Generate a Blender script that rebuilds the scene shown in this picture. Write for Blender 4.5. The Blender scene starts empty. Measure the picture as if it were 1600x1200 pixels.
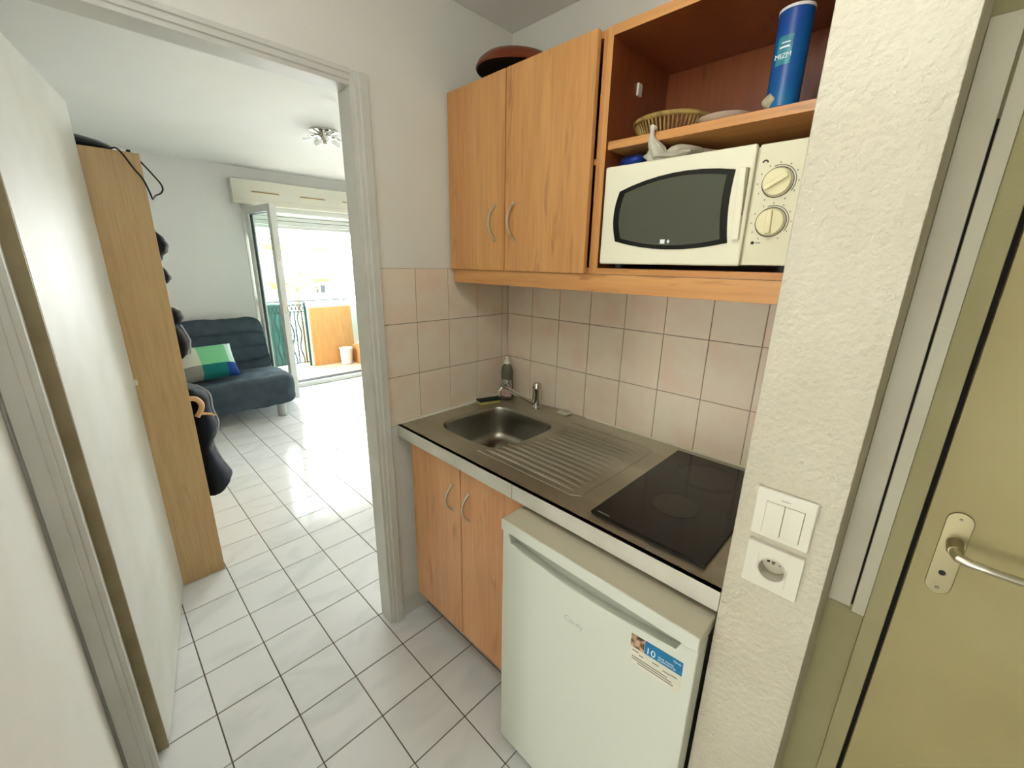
import bpy, bmesh, math, random
from mathutils import Vector, Matrix
random.seed(7)
sc = bpy.context.scene
COL = sc.collection

# ---------------------------------------------------------------- camera
FPX = 650.606
CAM = Vector((1.38075, -1.38158, 1.52549))
YAW, PITCH, ROLL = math.radians(44.28525), math.radians(16.20268), math.radians(1.08162)
def cam_axes():
    ca, sa = math.cos(YAW), math.sin(YAW)
    right = Vector((ca, sa, 0)); fw = Vector((-sa, ca, 0)); up = Vector((0, 0, 1))
    cb, sb = math.cos(PITCH), math.sin(PITCH)
    fw2 = cb*fw - sb*up; up2 = sb*fw + cb*up
    cc, s_ = math.cos(ROLL), math.sin(ROLL)
    return cc*right + s_*up2, -s_*right + cc*up2, fw2
RGT, UPV, FWD = cam_axes()
cd = bpy.data.cameras.new('camera'); cam = bpy.data.objects.new('camera', cd); COL.objects.link(cam)
cd.sensor_width = 36.0; cd.lens = FPX/1600*36; cd.clip_start = 0.02; cd.clip_end = 200
cam.matrix_world = Matrix(((RGT.x, UPV.x, -FWD.x, CAM.x), (RGT.y, UPV.y, -FWD.y, CAM.y), (RGT.z, UPV.z, -FWD.z, CAM.z), (0, 0, 0, 1)))
sc.camera = cam

# ---------------------------------------------------------------- light
w = bpy.data.worlds.new('World'); sc.world = w; w.use_nodes = True
bg = w.node_tree.nodes['Background']; bg.inputs[0].default_value = (0.80, 0.90, 1.0, 1); bg.inputs[1].default_value = 6.4
sl = bpy.data.lights.new('sun', 'SUN'); sl.energy = 49.0; sl.angle = 0.01; sl.color = (1.0, 1.0, 1.0)
so = bpy.data.objects.new('sun', sl); COL.objects.link(so)
so.rotation_euler = Vector((-0.62, 0.25, -0.74)).to_track_quat('-Z', 'Y').to_euler()
ADDED_HALL_LAMP = 12.5  # glow strength of the unseen globe added in the hall
FILL_LAMP = 20.5  # strength of the fill lantern added behind the viewer
sc.view_settings.view_transform = 'Standard'; sc.view_settings.look = 'None'
sc.view_settings.gamma = 1.0; sc.view_settings.use_curve_mapping = False
sc.view_settings.exposure = 0.60

# ---------------------------------------------------------------- helpers
def L(v):
    v /= 255.0
    return v/12.92 if v <= 0.04045 else ((v+0.055)/1.055)**2.4
def rgb(r, g, b): return (L(r), L(g), L(b), 1.0)

MATS = {}
def pmat(name, col, rough=.5, metal=0., col2=None, vscale=4., stretch=(1, 1, 1), bump=0., bscale=120., bdetail=3., spec=.5, coat=0., trans=0., ior=1.45, rnd=False, alpha=1., vlo=.35, vhi=.65, sub=0., dist=0., bdist=.004):
    m = bpy.data.materials.new(name); m.use_nodes = True
    nt = m.node_tree; N = nt.nodes; K = nt.links; b = N['Principled BSDF']
    b.inputs['Base Color'].default_value = col; b.inputs['Roughness'].default_value = rough
    b.inputs['Metallic'].default_value = metal; b.inputs['Specular IOR Level'].default_value = spec
    b.inputs['Coat Weight'].default_value = coat; b.inputs['IOR'].default_value = ior
    b.inputs['Transmission Weight'].default_value = trans; b.inputs['Alpha'].default_value = alpha
    vec = None
    if col2 is not None or bump:
        tc = N.new('ShaderNodeTexCoord'); vec = tc.outputs['Object']
        if rnd:
            oi = N.new('ShaderNodeObjectInfo'); mu = N.new('ShaderNodeVectorMath'); mu.operation = 'SCALE'
            cx = N.new('ShaderNodeCombineXYZ')
            for i in range(3): K.new(oi.outputs['Random'], cx.inputs[i])
            K.new(cx.outputs[0], mu.inputs[0]); mu.inputs['Scale'].default_value = 40
            ad = N.new('ShaderNodeVectorMath'); K.new(vec, ad.inputs[0]); K.new(mu.outputs[0], ad.inputs[1]); vec = ad.outputs[0]
    if col2 is not None:
        mp = N.new('ShaderNodeMapping'); mp.inputs['Scale'].default_value = stretch; K.new(vec, mp.inputs[0])
        no = N.new('ShaderNodeTexNoise'); no.inputs['Scale'].default_value = vscale; no.inputs['Detail'].default_value = 5; no.inputs['Distortion'].default_value = dist
        K.new(mp.outputs[0], no.inputs[0])
        cr = N.new('ShaderNodeValToRGB'); cr.color_ramp.elements[0].position = vlo; cr.color_ramp.elements[1].position = vhi
        cr.color_ramp.elements[0].color = col; cr.color_ramp.elements[1].color = col2
        K.new(no.outputs[0], cr.inputs[0]); K.new(cr.outputs[0], b.inputs['Base Color'])
    if bump:
        n2 = N.new('ShaderNodeTexNoise'); n2.inputs['Scale'].default_value = bscale; n2.inputs['Detail'].default_value = bdetail
        K.new(vec, n2.inputs[0])
        bp = N.new('ShaderNodeBump'); bp.inputs['Strength'].default_value = min(1, bump); bp.inputs['Distance'].default_value = bdist
        K.new(n2.outputs[0], bp.inputs['Height']); K.new(bp.outputs[0], b.inputs['Normal'])
    MATS[name] = m
    return m

def wood(name, base, light, dark, axis='z', rough=.38, coat=.15):
    """laminate: fine long grain plus a few broad streaks and small dark flecks"""
    m = bpy.data.materials.new(name); m.use_nodes = True
    nt = m.node_tree; N = nt.nodes; K = nt.links; b = N['Principled BSDF']
    b.inputs['Roughness'].default_value = rough; b.inputs['Coat Weight'].default_value = coat; b.inputs['Coat Roughness'].default_value = .3
    tc = N.new('ShaderNodeTexCoord'); oi = N.new('ShaderNodeObjectInfo')
    mu = N.new('ShaderNodeVectorMath'); mu.operation = 'SCALE'; cx = N.new('ShaderNodeCombineXYZ')
    for i in range(3): K.new(oi.outputs['Random'], cx.inputs[i])
    K.new(cx.outputs[0], mu.inputs[0]); mu.inputs['Scale'].default_value = 30
    ad = N.new('ShaderNodeVectorMath'); K.new(tc.outputs['Object'], ad.inputs[0]); K.new(mu.outputs[0], ad.inputs[1])
    def tex(scale, st, det, dist=0):
        s = {'z': (1, 1, st), 'x': (st, 1, 1), 'y': (1, st, 1)}[axis]
        mp = N.new('ShaderNodeMapping'); mp.inputs['Scale'].default_value = s; K.new(ad.outputs[0], mp.inputs[0])
        no = N.new('ShaderNodeTexNoise'); no.inputs['Scale'].default_value = scale; no.inputs['Detail'].default_value = det; no.inputs['Distortion'].default_value = dist
        K.new(mp.outputs[0], no.inputs[0]); return no
    n1 = tex(9, .12, 4, .3); n2 = tex(90, .05, 3); n3 = tex(26, .16, 2, .8)
    c1 = N.new('ShaderNodeValToRGB'); e = c1.color_ramp.elements
    e[0].position = .36; e[0].color = base; e[1].position = .64; e[1].color = light
    K.new(n1.outputs[0], c1.inputs[0])
    c2 = N.new('ShaderNodeValToRGB'); e = c2.color_ramp.elements
    e[0].position = .3; e[0].color = (.82, .80, .76, 1); e[1].position = .6; e[1].color = (1, 1, 1, 1)
    K.new(n2.outputs[0], c2.inputs[0])
    mx = N.new('ShaderNodeMixRGB'); mx.blend_type = 'MULTIPLY'; mx.inputs[0].default_value = .7
    K.new(c1.outputs[0], mx.inputs[1]); K.new(c2.outputs[0], mx.inputs[2])
    c3 = N.new('ShaderNodeValToRGB'); e = c3.color_ramp.elements
    e[0].position = .60; e[0].color = (0, 0, 0, 1); e[1].position = .72; e[1].color = (.6, .6, .6, 1)
    K.new(n3.outputs[0], c3.inputs[0])
    m2 = N.new('ShaderNodeMixRGB'); K.new(c3.outputs[0], m2.inputs[0]); K.new(mx.outputs[0], m2.inputs[1]); m2.inputs[2].default_value = dark
    K.new(m2.outputs[0], b.inputs['Base Color'])
    MATS[name] = m; return m

OFF = {}
def off(p): return OFF.get(p.name, Vector((0, 0, 0))) if p else Vector((0, 0, 0))

def tag(o, label=None, cat=None, group=None, kind=None):
    if label: o['label'] = label
    if cat: o['category'] = cat
    if group: o['group'] = group
    if kind: o['kind'] = kind
    return o

def thing(name, label, cat, loc=(0, 0, 0), group=None, kind=None, rot=None):
    o = bpy.data.objects.new(name, None); COL.objects.link(o); o.location = loc; o.empty_display_size = .05
    if rot is not None: o.rotation_euler = rot
    OFF[o.name] = Vector(loc) if rot is None else Vector((0, 0, 0))
    return tag(o, label, cat, group, kind)

class MB:
    def __init__(s): s.v = []; s.f = []; s.m = []
    def add(s, v, f, mi=0):
        k = len(s.v); s.v += [tuple(p) for p in v]; s.f += [[i+k for i in q] for q in f]; s.m += [mi]*len(f); return s
    def box(s, x0, x1, y0, y1, z0, z1, mi=0):
        return s.add([(x0, y0, z0), (x1, y0, z0), (x1, y1, z0), (x0, y1, z0), (x0, y0, z1), (x1, y0, z1), (x1, y1, z1), (x0, y1, z1)],
                     [(0, 3, 2, 1), (4, 5, 6, 7), (0, 1, 5, 4), (1, 2, 6, 5), (2, 3, 7, 6), (3, 0, 4, 7)], mi)
    def prism(s, poly, ax, a, b, mi=0):
        def P(u, v, t): return {'x': (t, u, v), 'y': (u, t, v), 'z': (u, v, t)}[ax]
        n = len(poly)
        V = [P(u, v, a) for u, v in poly]+[P(u, v, b) for u, v in poly]
        F = [list(range(n)), list(range(2*n-1, n-1, -1))]+[(i, (i+1) % n, n+(i+1) % n, n+i) for i in range(n)]
        return s.add(V, F, mi)
    def tube(s, pts, r, n=8, cap=True, mi=0):
        pts = [Vector(p) for p in pts]; V = []; F = []; k = len(pts)
        ref = None
        for i, p in enumerate(pts):
            t = (pts[min(i+1, k-1)]-pts[max(i-1, 0)]).normalized()
            if ref is None: ref = t.orthogonal().normalized()
            ref = (ref-t*ref.dot(t)); ref = ref.normalized() if ref.length > 1e-6 else t.orthogonal().normalized()
            bn = t.cross(ref); rr = r[i] if isinstance(r, (list, tuple)) else r
            V += [p+rr*(math.cos(2*math.pi*j/n)*ref+math.sin(2*math.pi*j/n)*bn) for j in range(n)]
        for i in range(k-1):
            for j in range(n): F.append((i*n+j, i*n+(j+1) % n, (i+1)*n+(j+1) % n, (i+1)*n+j))
        if cap: F += [list(range(n-1, -1, -1)), list(range((k-1)*n, k*n))]
        return s.add(V, F, mi)
    def lathe(s, prof, c=(0, 0, 0), n=24, ax='z', mi=0, cap=True):
        V = []; F = []; k = len(prof)
        for r, z in prof:
            for j in range(n):
                a = 2*math.pi*j/n; u, v = r*math.cos(a), r*math.sin(a)
                p = {'z': (u, v, z), 'y': (u, z, v), 'x': (z, u, v)}[ax]
                V.append((p[0]+c[0], p[1]+c[1], p[2]+c[2]))
        for i in range(k-1):
            for j in range(n): F.append((i*n+j, i*n+(j+1) % n, (i+1)*n+(j+1) % n, (i+1)*n+j))
        if cap: F += [list(range(n-1, -1, -1)), list(range((k-1)*n, k*n))]
        return s.add(V, F, mi)
    def loft(s, loops, cap=True, mi=0, mf=None):
        n = len(loops[0]); V = [p for lp in loops for p in lp]; F = []; M = []
        for i in range(len(loops)-1):
            for j in range(n):
                F.append((i*n+j, i*n+(j+1) % n, (i+1)*n+(j+1) % n, (i+1)*n+j)); M.append(mf(i, j) if mf else mi)
        if cap:
            F += [list(range(n-1, -1, -1)), list(range((len(loops)-1)*n, len(loops)*n))]; M += [M[0], M[-1]]
        s.add(V, F); s.m[-len(F):] = M
        return s
    def build(s, name, mat, parent=None, bevel=0., seg=2, smooth=True, local=False, ang=32, kind=None):
        o_ = Vector((0, 0, 0)) if local else off(parent)
        me = bpy.data.meshes.new(name)
        me.from_pydata([tuple(Vector(p)-o_) for p in s.v], [], s.f)
        ms = mat if isinstance(mat, (list, tuple)) else [mat]
        for m in ms: me.materials.append(MATS[m] if isinstance(m, str) else m)
        for p, i in zip(me.polygons, s.m): p.material_index = i
        bm = bmesh.new(); bm.from_mesh(me)
        bmesh.ops.recalc_face_normals(bm, faces=bm.faces)
        if bevel:
            ed = [e for e in bm.edges if len(e.link_faces) == 2 and e.calc_face_angle(0) > .6]
            bmesh.ops.bevel(bm, geom=ed, offset=bevel, segments=seg, profile=.5, affect='EDGES', clamp_overlap=True)
        bm.to_mesh(me); bm.free()
        if smooth:
            for p in me.polygons: p.use_smooth = True
            me.set_sharp_from_angle(angle=math.radians(ang))
        o = bpy.data.objects.new(name, me); COL.objects.link(o)
        if bevel and smooth:
            wn = o.modifiers.new('weighted_normal', 'WEIGHTED_NORMAL'); wn.keep_sharp = True; wn.weight = 100
        if parent: o.parent = parent
        OFF[o.name] = o_
        if kind: o['kind'] = kind
        return o

def bx(name, mat, x0, x1, y0, y1, z0, z1, parent=None, bevel=0., local=False):
    return MB().box(x0, x1, y0, y1, z0, z1).build(name, mat, parent, bevel=bevel, local=local)
def struct(o, label, cat): return tag(o, label, cat, None, 'structure')

def text(name, body, mat, parent, origin, ux, uy, size, depth=.0004, align='LEFT', local=False):
    cu = bpy.data.curves.new(name, 'FONT'); cu.body = body; cu.size = size; cu.extrude = depth; cu.align_x = align
    t = bpy.data.objects.new(name+'_c', cu); COL.objects.link(t)
    bpy.context.view_layer.update()
    me = bpy.data.meshes.new_from_object(t.evaluated_get(bpy.context.evaluated_depsgraph_get()))
    bpy.data.objects.remove(t)
    ux = Vector(ux).normalized(); uy = Vector(uy).normalized(); uz = ux.cross(uy)
    o_ = Vector((0, 0, 0)) if local else off(parent)
    for v in me.vertices: v.co = Vector(origin)-o_+ux*v.co.x+uy*v.co.y+uz*v.co.z
    me.materials.clear(); me.materials.append(MATS[mat]); me.name = name
    o = bpy.data.objects.new(name, me); COL.objects.link(o); o.parent = parent; OFF[o.name] = o_
    return o

def arc_pts(a, b, d, n=10):
    """bow from a to b sagging along vector d (flattened arc)"""
    a, b, d = Vector(a), Vector(b), Vector(d)
    return [a.lerp(b, i/n)+d*math.sin(math.pi*i/n)**.75 for i in range(n+1)]
def spline(pts, n=6):
    pts = [Vector(p) for p in pts]; out = []
    for i in range(len(pts)-1):
        p0, p1, p2, p3 = pts[max(i-1, 0)], pts[i], pts[i+1], pts[min(i+2, len(pts)-1)]
        for j in range(n):
            t = j/n; out.append(.5*((2*p1)+(-p0+p2)*t+(2*p0-5*p1+4*p2-p3)*t*t+(-p0+3*p1-3*p2+p3)*t**3))
    return out+[pts[-1]]
def px(p):
    q = Vector(p)-CAM; z = q.dot(FWD)
    return 800+FPX*q.dot(RGT)/z, 600-FPX*q.dot(UPV)/z, z

# ---------------------------------------------------------------- materials
pmat('paint_hall', rgb(238, 236, 227), .75, col2=rgb(232, 229, 218), vscale=2.5, bump=.12, bscale=220)
pmat('paint_living', rgb(242, 241, 236), .8, col2=rgb(238, 237, 231), vscale=1.5, bump=.06, bscale=200)
pmat('paint_ceiling', rgb(240, 239, 232), .85, col2=rgb(236, 235, 227), vscale=1.5, bump=.08, bscale=260)
pmat('plaster', rgb(216, 208, 188), .8, col2=rgb(208, 199, 178), vscale=6, bump=1., bscale=85, bdetail=5, bdist=.006)
pmat('trim_white', rgb(220, 219, 211), .45, col2=rgb(212, 210, 200), vscale=5)
pmat('door_paint', rgb(222, 221, 212), .5, col2=rgb(210, 207, 193), vscale=3, bump=.05, bscale=30)
pmat('door_edge', rgb(164, 150, 116), .6, col2=rgb(146, 131, 96), vscale=8)
pmat('door_beige', rgb(190, 177, 128), .55, col2=rgb(182, 168, 118), vscale=3, bump=.12, bscale=260)
pmat('wall_khaki', rgb(188, 180, 138), .8, col2=rgb(178, 169, 126), vscale=3, bump=.2, bscale=200)
pmat('grout_floor', rgb(92, 80, 64), .9, col2=rgb(120, 112, 98), vscale=2.2)
pmat('grout_wall', rgb(176, 160, 138), .9, col2=rgb(150, 132, 108), vscale=3)
pmat('floor_tile', rgb(243, 243, 241), .13, col2=rgb(224, 227, 224), vscale=5, stretch=(1, .45, 1), rnd=True, vlo=.5, vhi=.78, dist=1.4)
pmat('wall_tile', rgb(240, 226, 204), .3, col2=rgb(238, 212, 188), vscale=9, rnd=True, vlo=.42, vhi=.72, bump=.03, bscale=20)
wood('wood_alder', rgb(208, 146, 84), rgb(224, 166, 102), rgb(156, 98, 48))
wood('wood_alder_h', rgb(208, 146, 84), rgb(224, 166, 102), rgb(156, 98, 48), axis='x')
wood('wood_alder_low', rgb(218, 156, 104), rgb(232, 174, 120), rgb(174, 112, 66))
wood('wood_dark_shade', rgb(128, 66, 30), rgb(142, 76, 36), rgb(92, 42, 18))  # dark brown; on the open cabinet's inner faces it paints in the shade
wood('wood_beech', rgb(202, 166, 114), rgb(210, 176, 124), rgb(188, 150, 100), rough=.5)
wood('wood_plank', rgb(206, 150, 88), rgb(213, 158, 95), rgb(188, 130, 72), rough=.6)
pmat('dark_gap', rgb(30, 22, 16), .8)
pmat('steel', rgb(194, 193, 180), .40, 1., col2=rgb(174, 171, 156), vscale=8, stretch=(.3, 1, 1), bump=.03, bscale=300)
pmat('steel_edge', rgb(222, 219, 208), .42, .3, col2=rgb(208, 205, 192), vscale=10)
pmat('basin_steel', rgb(160, 158, 148), .3, 1.)
pmat('chrome', rgb(205, 202, 195), .12, 1.)
pmat('satin_nickel', rgb(214, 208, 190), .28, 1.)
pmat('hob_glass', rgb(9, 8, 6), .12, spec=.5)
pmat('hob_print', rgb(42, 39, 28), .35)
pmat('fridge_white', rgb(217, 219, 206), .35, bump=.02, bscale=300)
pmat('fridge_top', rgb(206, 197, 172), .4)
pmat('fridge_grey', rgb(170, 172, 160), .45)
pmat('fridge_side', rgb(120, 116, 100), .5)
pmat('mark_grey', rgb(186, 188, 178), .5)
pmat('sticker_paper', rgb(226, 222, 205), .45, col2=rgb(214, 210, 190), vscale=30)
pmat('sticker_blue', rgb(20, 118, 168), .35)
pmat('sticker_photo', rgb(72, 44, 26), .4, col2=rgb(200, 165, 135), vscale=70, vlo=.42, vhi=.6)
pmat('print_white', rgb(235, 240, 240), .5)
pmat('print_grey', rgb(140, 138, 122), .5)
pmat('micro_cream', rgb(238, 232, 206), .3)
pmat('micro_panel', rgb(226, 218, 188), .35)
pmat('micro_shadow', rgb(150, 140, 110), .5)
pmat('micro_glass', rgb(14, 15, 12), .08)
pmat('micro_screen', rgb(78, 80, 66), .22)
pmat('knob_cream', rgb(232, 222, 178), .35)
pmat('ink', rgb(40, 36, 28), .6)
pmat('can_blue', rgb(12, 62, 138), .35, col2=rgb(18, 100, 150), vscale=9)
pmat('can_label', rgb(70, 150, 160), .4, col2=rgb(38, 110, 130), vscale=30)
pmat('can_lid', rgb(210, 205, 200), .4)
pmat('shell', rgb(190, 178, 150), .7, col2=rgb(140, 126, 96), vscale=30, bump=.5, bscale=60)
pmat('wicker', rgb(178, 150, 84), .7, col2=rgb(130, 100, 50), vscale=40)
pmat('plate_white', rgb(220, 208, 190), .3)
pmat('bag_white', rgb(205, 200, 182), .35, col2=rgb(180, 172, 152), vscale=14)
pmat('bag_blue', rgb(22, 60, 150), .3, col2=rgb(14, 34, 100), vscale=18)
pmat('bowl_brown', rgb(98, 40, 18), .3, col2=rgb(122, 56, 28), vscale=6)
pmat('bowl_black', rgb(16, 14, 12), .5)
pmat('bottle_clear', rgb(150, 150, 130), .15, trans=.55, ior=1.3)
pmat('bottle_cap', rgb(226, 222, 204), .4)
pmat('label_pink', rgb(190, 140, 140), .5, col2=rgb(214, 190, 180), vscale=60)
pmat('label_pale', rgb(200, 196, 180), .5, col2=rgb(110, 106, 96), vscale=110, vlo=.45, vhi=.55)
pmat('sponge_green', rgb(28, 44, 34), .9, bump=.5, bscale=400)
pmat('sponge_yellow', rgb(196, 186, 110), .9, bump=.4, bscale=300)
pmat('soap_white', rgb(214, 208, 180), .5)
pmat('sealant', rgb(238, 232, 216), .5)
pmat('plastic_white', rgb(228, 222, 206), .3)
pmat('plastic_duct', rgb(228, 222, 200), .45, col2=rgb(218, 210, 186), vscale=5)
pmat('socket_inner', rgb(204, 196, 176), .4)
pmat('nickel_plate', rgb(172, 162, 128), .4, .85)
pmat('black_cloth', rgb(22, 22, 26), .85, col2=rgb(34, 34, 38), vscale=20, bump=.3, bscale=60)
pmat('navy_cloth', rgb(16, 22, 34), .8, col2=rgb(26, 32, 46), vscale=14, bump=.3, bscale=50)
pmat('piping_white', rgb(190, 188, 184), .8)
pmat('black_rubber', rgb(22, 20, 18), .5)
pmat('bag_black', rgb(26, 32, 36), .4, col2=rgb(14, 16, 18), vscale=12)
pmat('tan_wood', rgb(220, 178, 128), .5)
pmat('sofa_cloth', rgb(58, 72, 82), .8, col2=rgb(70, 84, 94), vscale=9, bump=.35, bscale=45)
pmat('leg_grey', rgb(190, 192, 190), .4, .3)
pmat('p_green', rgb(128, 208, 152), .85); pmat('p_cream', rgb(206, 208, 190), .85); pmat('p_teal', rgb(8, 112, 110), .85)
pmat('p_blue', rgb(20, 66, 140), .85); pmat('p_grey', rgb(140, 140, 130), .85); pmat('p_pale', rgb(200, 222, 210), .85)
pmat('pvc_white', rgb(232, 234, 226), .35)
pmat('shutter_box', rgb(230, 228, 210), .5)
pmat('vent_tan', rgb(214, 190, 140), .6)
pmat('gasket', rgb(60, 62, 62), .6)
pmat('lamp_glass', rgb(235, 238, 232), .05, trans=.9, ior=1.5)
pmat('balcony_tile', rgb(216, 190, 160), .55, col2=rgb(224, 202, 174), vscale=6)
pmat('masonry_white', rgb(236, 232, 224), .8)
pmat('iron_green', rgb(44, 84, 76), .5)
pmat('canvas_green', rgb(98, 170, 160), .8, col2=rgb(70, 140, 140), vscale=5, alpha=.92)
pmat('rail_grey', rgb(120, 128, 126), .4, .4)
pmat('bucket_white', rgb(236, 230, 222), .4)
pmat('screen_blue', rgb(120, 186, 190), .5, col2=rgb(170, 214, 214), vscale=2)
pmat('bin_blue', rgb(120, 150, 176), .4)
pmat('facade_white', rgb(238, 238, 234), .85)
pmat('facade_glass', rgb(120, 150, 150), .2)
pmat('facade_dark', rgb(52, 56, 56), .5)
pmat('awning_yellow', rgb(190, 150, 4), .8)
pmat('asphalt', rgb(120, 120, 116), .9)
pmat('leaf', rgb(150, 156, 60), .7, col2=rgb(96, 112, 50), vscale=3)
# glass pane: mostly clear with a mirror reflection that follows Fresnel
g = bpy.data.materials.new('pane_glass'); g.use_nodes = True; nt = g.node_tree; nt.nodes.clear()
o1 = nt.nodes.new('ShaderNodeOutputMaterial'); mx = nt.nodes.new('ShaderNodeMixShader'); tr = nt.nodes.new('ShaderNodeBsdfTransparent'); gl = nt.nodes.new('ShaderNodeBsdfGlossy'); fr = nt.nodes.new('ShaderNodeFresnel')
tr.inputs[0].default_value = (.90, .97, .95, 1); gl.inputs['Roughness'].default_value = .02; fr.inputs[0].default_value = 1.45
gm = nt.nodes.new('ShaderNodeNewGeometry'); sb_ = nt.nodes.new('ShaderNodeMath'); sb_.operation = 'SUBTRACT'; sb_.inputs[0].default_value = 1.0; ml = nt.nodes.new('ShaderNodeMath'); ml.operation = 'MULTIPLY'
nt.links.new(gm.outputs['Backfacing'], sb_.inputs[1]); nt.links.new(fr.outputs[0], ml.inputs[0]); nt.links.new(sb_.outputs[0], ml.inputs[1])
nt.links.new(ml.outputs[0], mx.inputs[0]); nt.links.new(tr.outputs[0], mx.inputs[1]); nt.links.new(gl.outputs[0], mx.inputs[2]); nt.links.new(mx.outputs[0], o1.inputs[0])
MATS['pane_glass'] = g
lampm = bpy.data.materials.new('added_lamp_glow'); lampm.use_nodes = True
b_ = lampm.node_tree.nodes['Principled BSDF']; b_.inputs['Emission Color'].default_value = (.965, 1.0, 1.0, 1); b_.inputs['Emission Strength'].default_value = ADDED_HALL_LAMP; b_.inputs['Base Color'].default_value = (.9, .9, .85, 1)
MATS['added_lamp_glow'] = lampm  # emission for the added hall globe

tg = lampm.copy(); tg.name = 'fill_glow'; MATS['fill_glow'] = tg; tg.node_tree.nodes['Principled BSDF'].inputs['Emission Strength'].default_value = FILL_LAMP  # glow of the added fill lantern
# ================================================================ STRUCTURE
YR = 2.80            # living room right wall
XR = 2.75            # hall end
YL = -1.548          # hall left wall face
# floor slab (grout) with tiles on top, tile faces at z = 0
fl = MB().box(-3.95, XR, -1.80, YR, -.12, -.0025).build('floor', 'grout_floor', smooth=False)
struct(fl, 'white marbled square tile floor with dark joints through hall and living room', 'floor')
T = .2028; FX, FY = -.68907, -1.3203
tb = MB(); h_ = T/2-.0019
tm = MB().box(-h_, h_, -h_, h_, -.006, 0).build('tile', 'floor_tile', fl, bevel=.0012, seg=1, smooth=False)
tile_me = tm.data; bpy.data.objects.remove(tm)
cand = []; rest = MB()
for i in range(-18, 18):
    for j in range(-4, 22):
        cx, cy = FX+(i+.5)*T, FY+(j+.5)*T
        x0, x1, y0, y1 = cx-h_, cx+h_, cy-h_, cy+h_
        if x1 < -3.93 or x0 > XR or y0 > YR: continue
        if cx > -.03 and (y1 < YL or y0 > 0): continue
        if cx <= -.03 and y1 < -1.78: continue
        vis = False; area = 0
        u, v, z = px((cx, cy, 0))
        if z > .1 and -60 < u < 1660 and 0 < v < 1270:
            area = (FPX*T/z)**2*.3
            if cx > 0: vis = cy < -.48 and not (cx > .74 and cy > -.72)
            else:
                for sx in (-h_, 0, h_):
                    for sy in (-h_, 0, h_):
                        p = Vector((cx+sx, cy+sy, 0)); t = CAM.x/(CAM.x-p.x); yy = CAM.y+(p.y-CAM.y)*t
                        if -1.49 < yy < -.68: vis = True
                if cx < -.93 and cy < -1.15: vis = False
        if vis: cand.append((area, cx, cy))
        else: rest.add([(x0, y0, 0), (x1, y0, 0), (x1, y1, 0), (x0, y1, 0), (x0, y0, -.006), (x1, y0, -.006), (x1, y1, -.006), (x0, y1, -.006)], [(0, 1, 2, 3), (4, 5, 1, 0), (5, 6, 2, 1), (6, 7, 3, 2), (7, 4, 0, 3)])
cand.sort(reverse=True)
for k, (a, cx, cy) in enumerate(cand):
    if k < 300:
        o = bpy.data.objects.new('tile', tile_me); COL.objects.link(o); o.parent = fl; o.location = (cx, cy, random.uniform(-.0006, 0))
    else:
        rest.box(cx-h_, cx+h_, cy-h_, cy+h_, -.006, 0)
rest.build('tile_field', 'floor_tile', fl, smooth=False, kind='stuff')

# kitchen back wall with tiles
wb = MB().box(-.073, 1.36, .003, .12, 0, 2.62).build('wall_back', ['paint_hall'], smooth=False)
struct(wb, 'painted back wall of the kitchen niche with pinkish beige tiles above the worktop', 'wall')
GW = .0014
def wtiles(parent, ax, us, zs):
    """wall tiles; ax 'y' = back wall (face y = 0), ax 'x' = side wall (face x = 0)"""
    cache = {}
    g_ = MB()
    u0, u1 = min(us[0][0], us[-1][0]), max(us[0][1], us[-1][1])
    if ax == 'y': g_.box(u0, u1, .0018, .0031, zs[0][0], zs[-1][1])
    else: g_.box(-.0031, -.0018, u0, u1, zs[0][0], zs[-1][1])
    g_.build('grout', 'grout_wall', parent, smooth=False)
    for a, b in us:
        for c, d in zs:
            key = (round(b-a, 3), round(d-c, 3))
            if key not in cache:
                hw, hh = (b-a)/2-GW, (d-c)/2-GW
                m = MB()
                if ax == 'y': m.box(-hw, hw, 0, .006, -hh, hh)
                else: m.box(-.006, 0, -hw, hw, -hh, hh)
                t = m.build('tile', 'wall_tile', parent, bevel=.0012, seg=2, smooth=False); cache[key] = t.data; bpy.data.objects.remove(t)
            o = bpy.data.objects.new('tile', cache[key]); COL.objects.link(o); o.parent = parent
            o.location = ((a+b)/2, random.uniform(-.0004, .0003), (c+d)/2) if ax == 'y' else (random.uniform(-.0003, .0004), (a+b)/2, (c+d)/2)
S = .152
wtiles(wb, 'y', [(.0, .1481)]+[(.1481+S*i, .1481+S*(i+1)) for i in range(7)], [(.902, 1.1), (1.1, 1.3), (1.3, 1.5)])
# partition wall with the doorway
wp = MB().box(-.073, -.003, -.692, YR, 0, 2.62).box(-.073, -.003, -1.80, -1.484, 0, 2.62).box(-.073, -.003, -1.484, -.692, 2.034, 2.62).build('wall_partition', 'paint_hall', smooth=False)
struct(wp, 'painted partition wall around the doorway with beige tiles beside the sink', 'wall')
wtiles(wp, 'x', [(-.037, 0), (-.1894, -.037)]+[(-.1894-S*(i+1), -.1894-S*i) for i in range(2)]+[(-.641, -.4934)], [(.902, 1.1), (1.1, 1.3), (1.3, 1.5)])
sk = MB().box(-.003, .006, -.637, -.02, 0, .075).build('baseboard_partition', 'trim_white', bevel=.001); struct(sk, 'low grey tiled skirting strip beside the doorway under the worktop', 'skirting')
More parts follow.
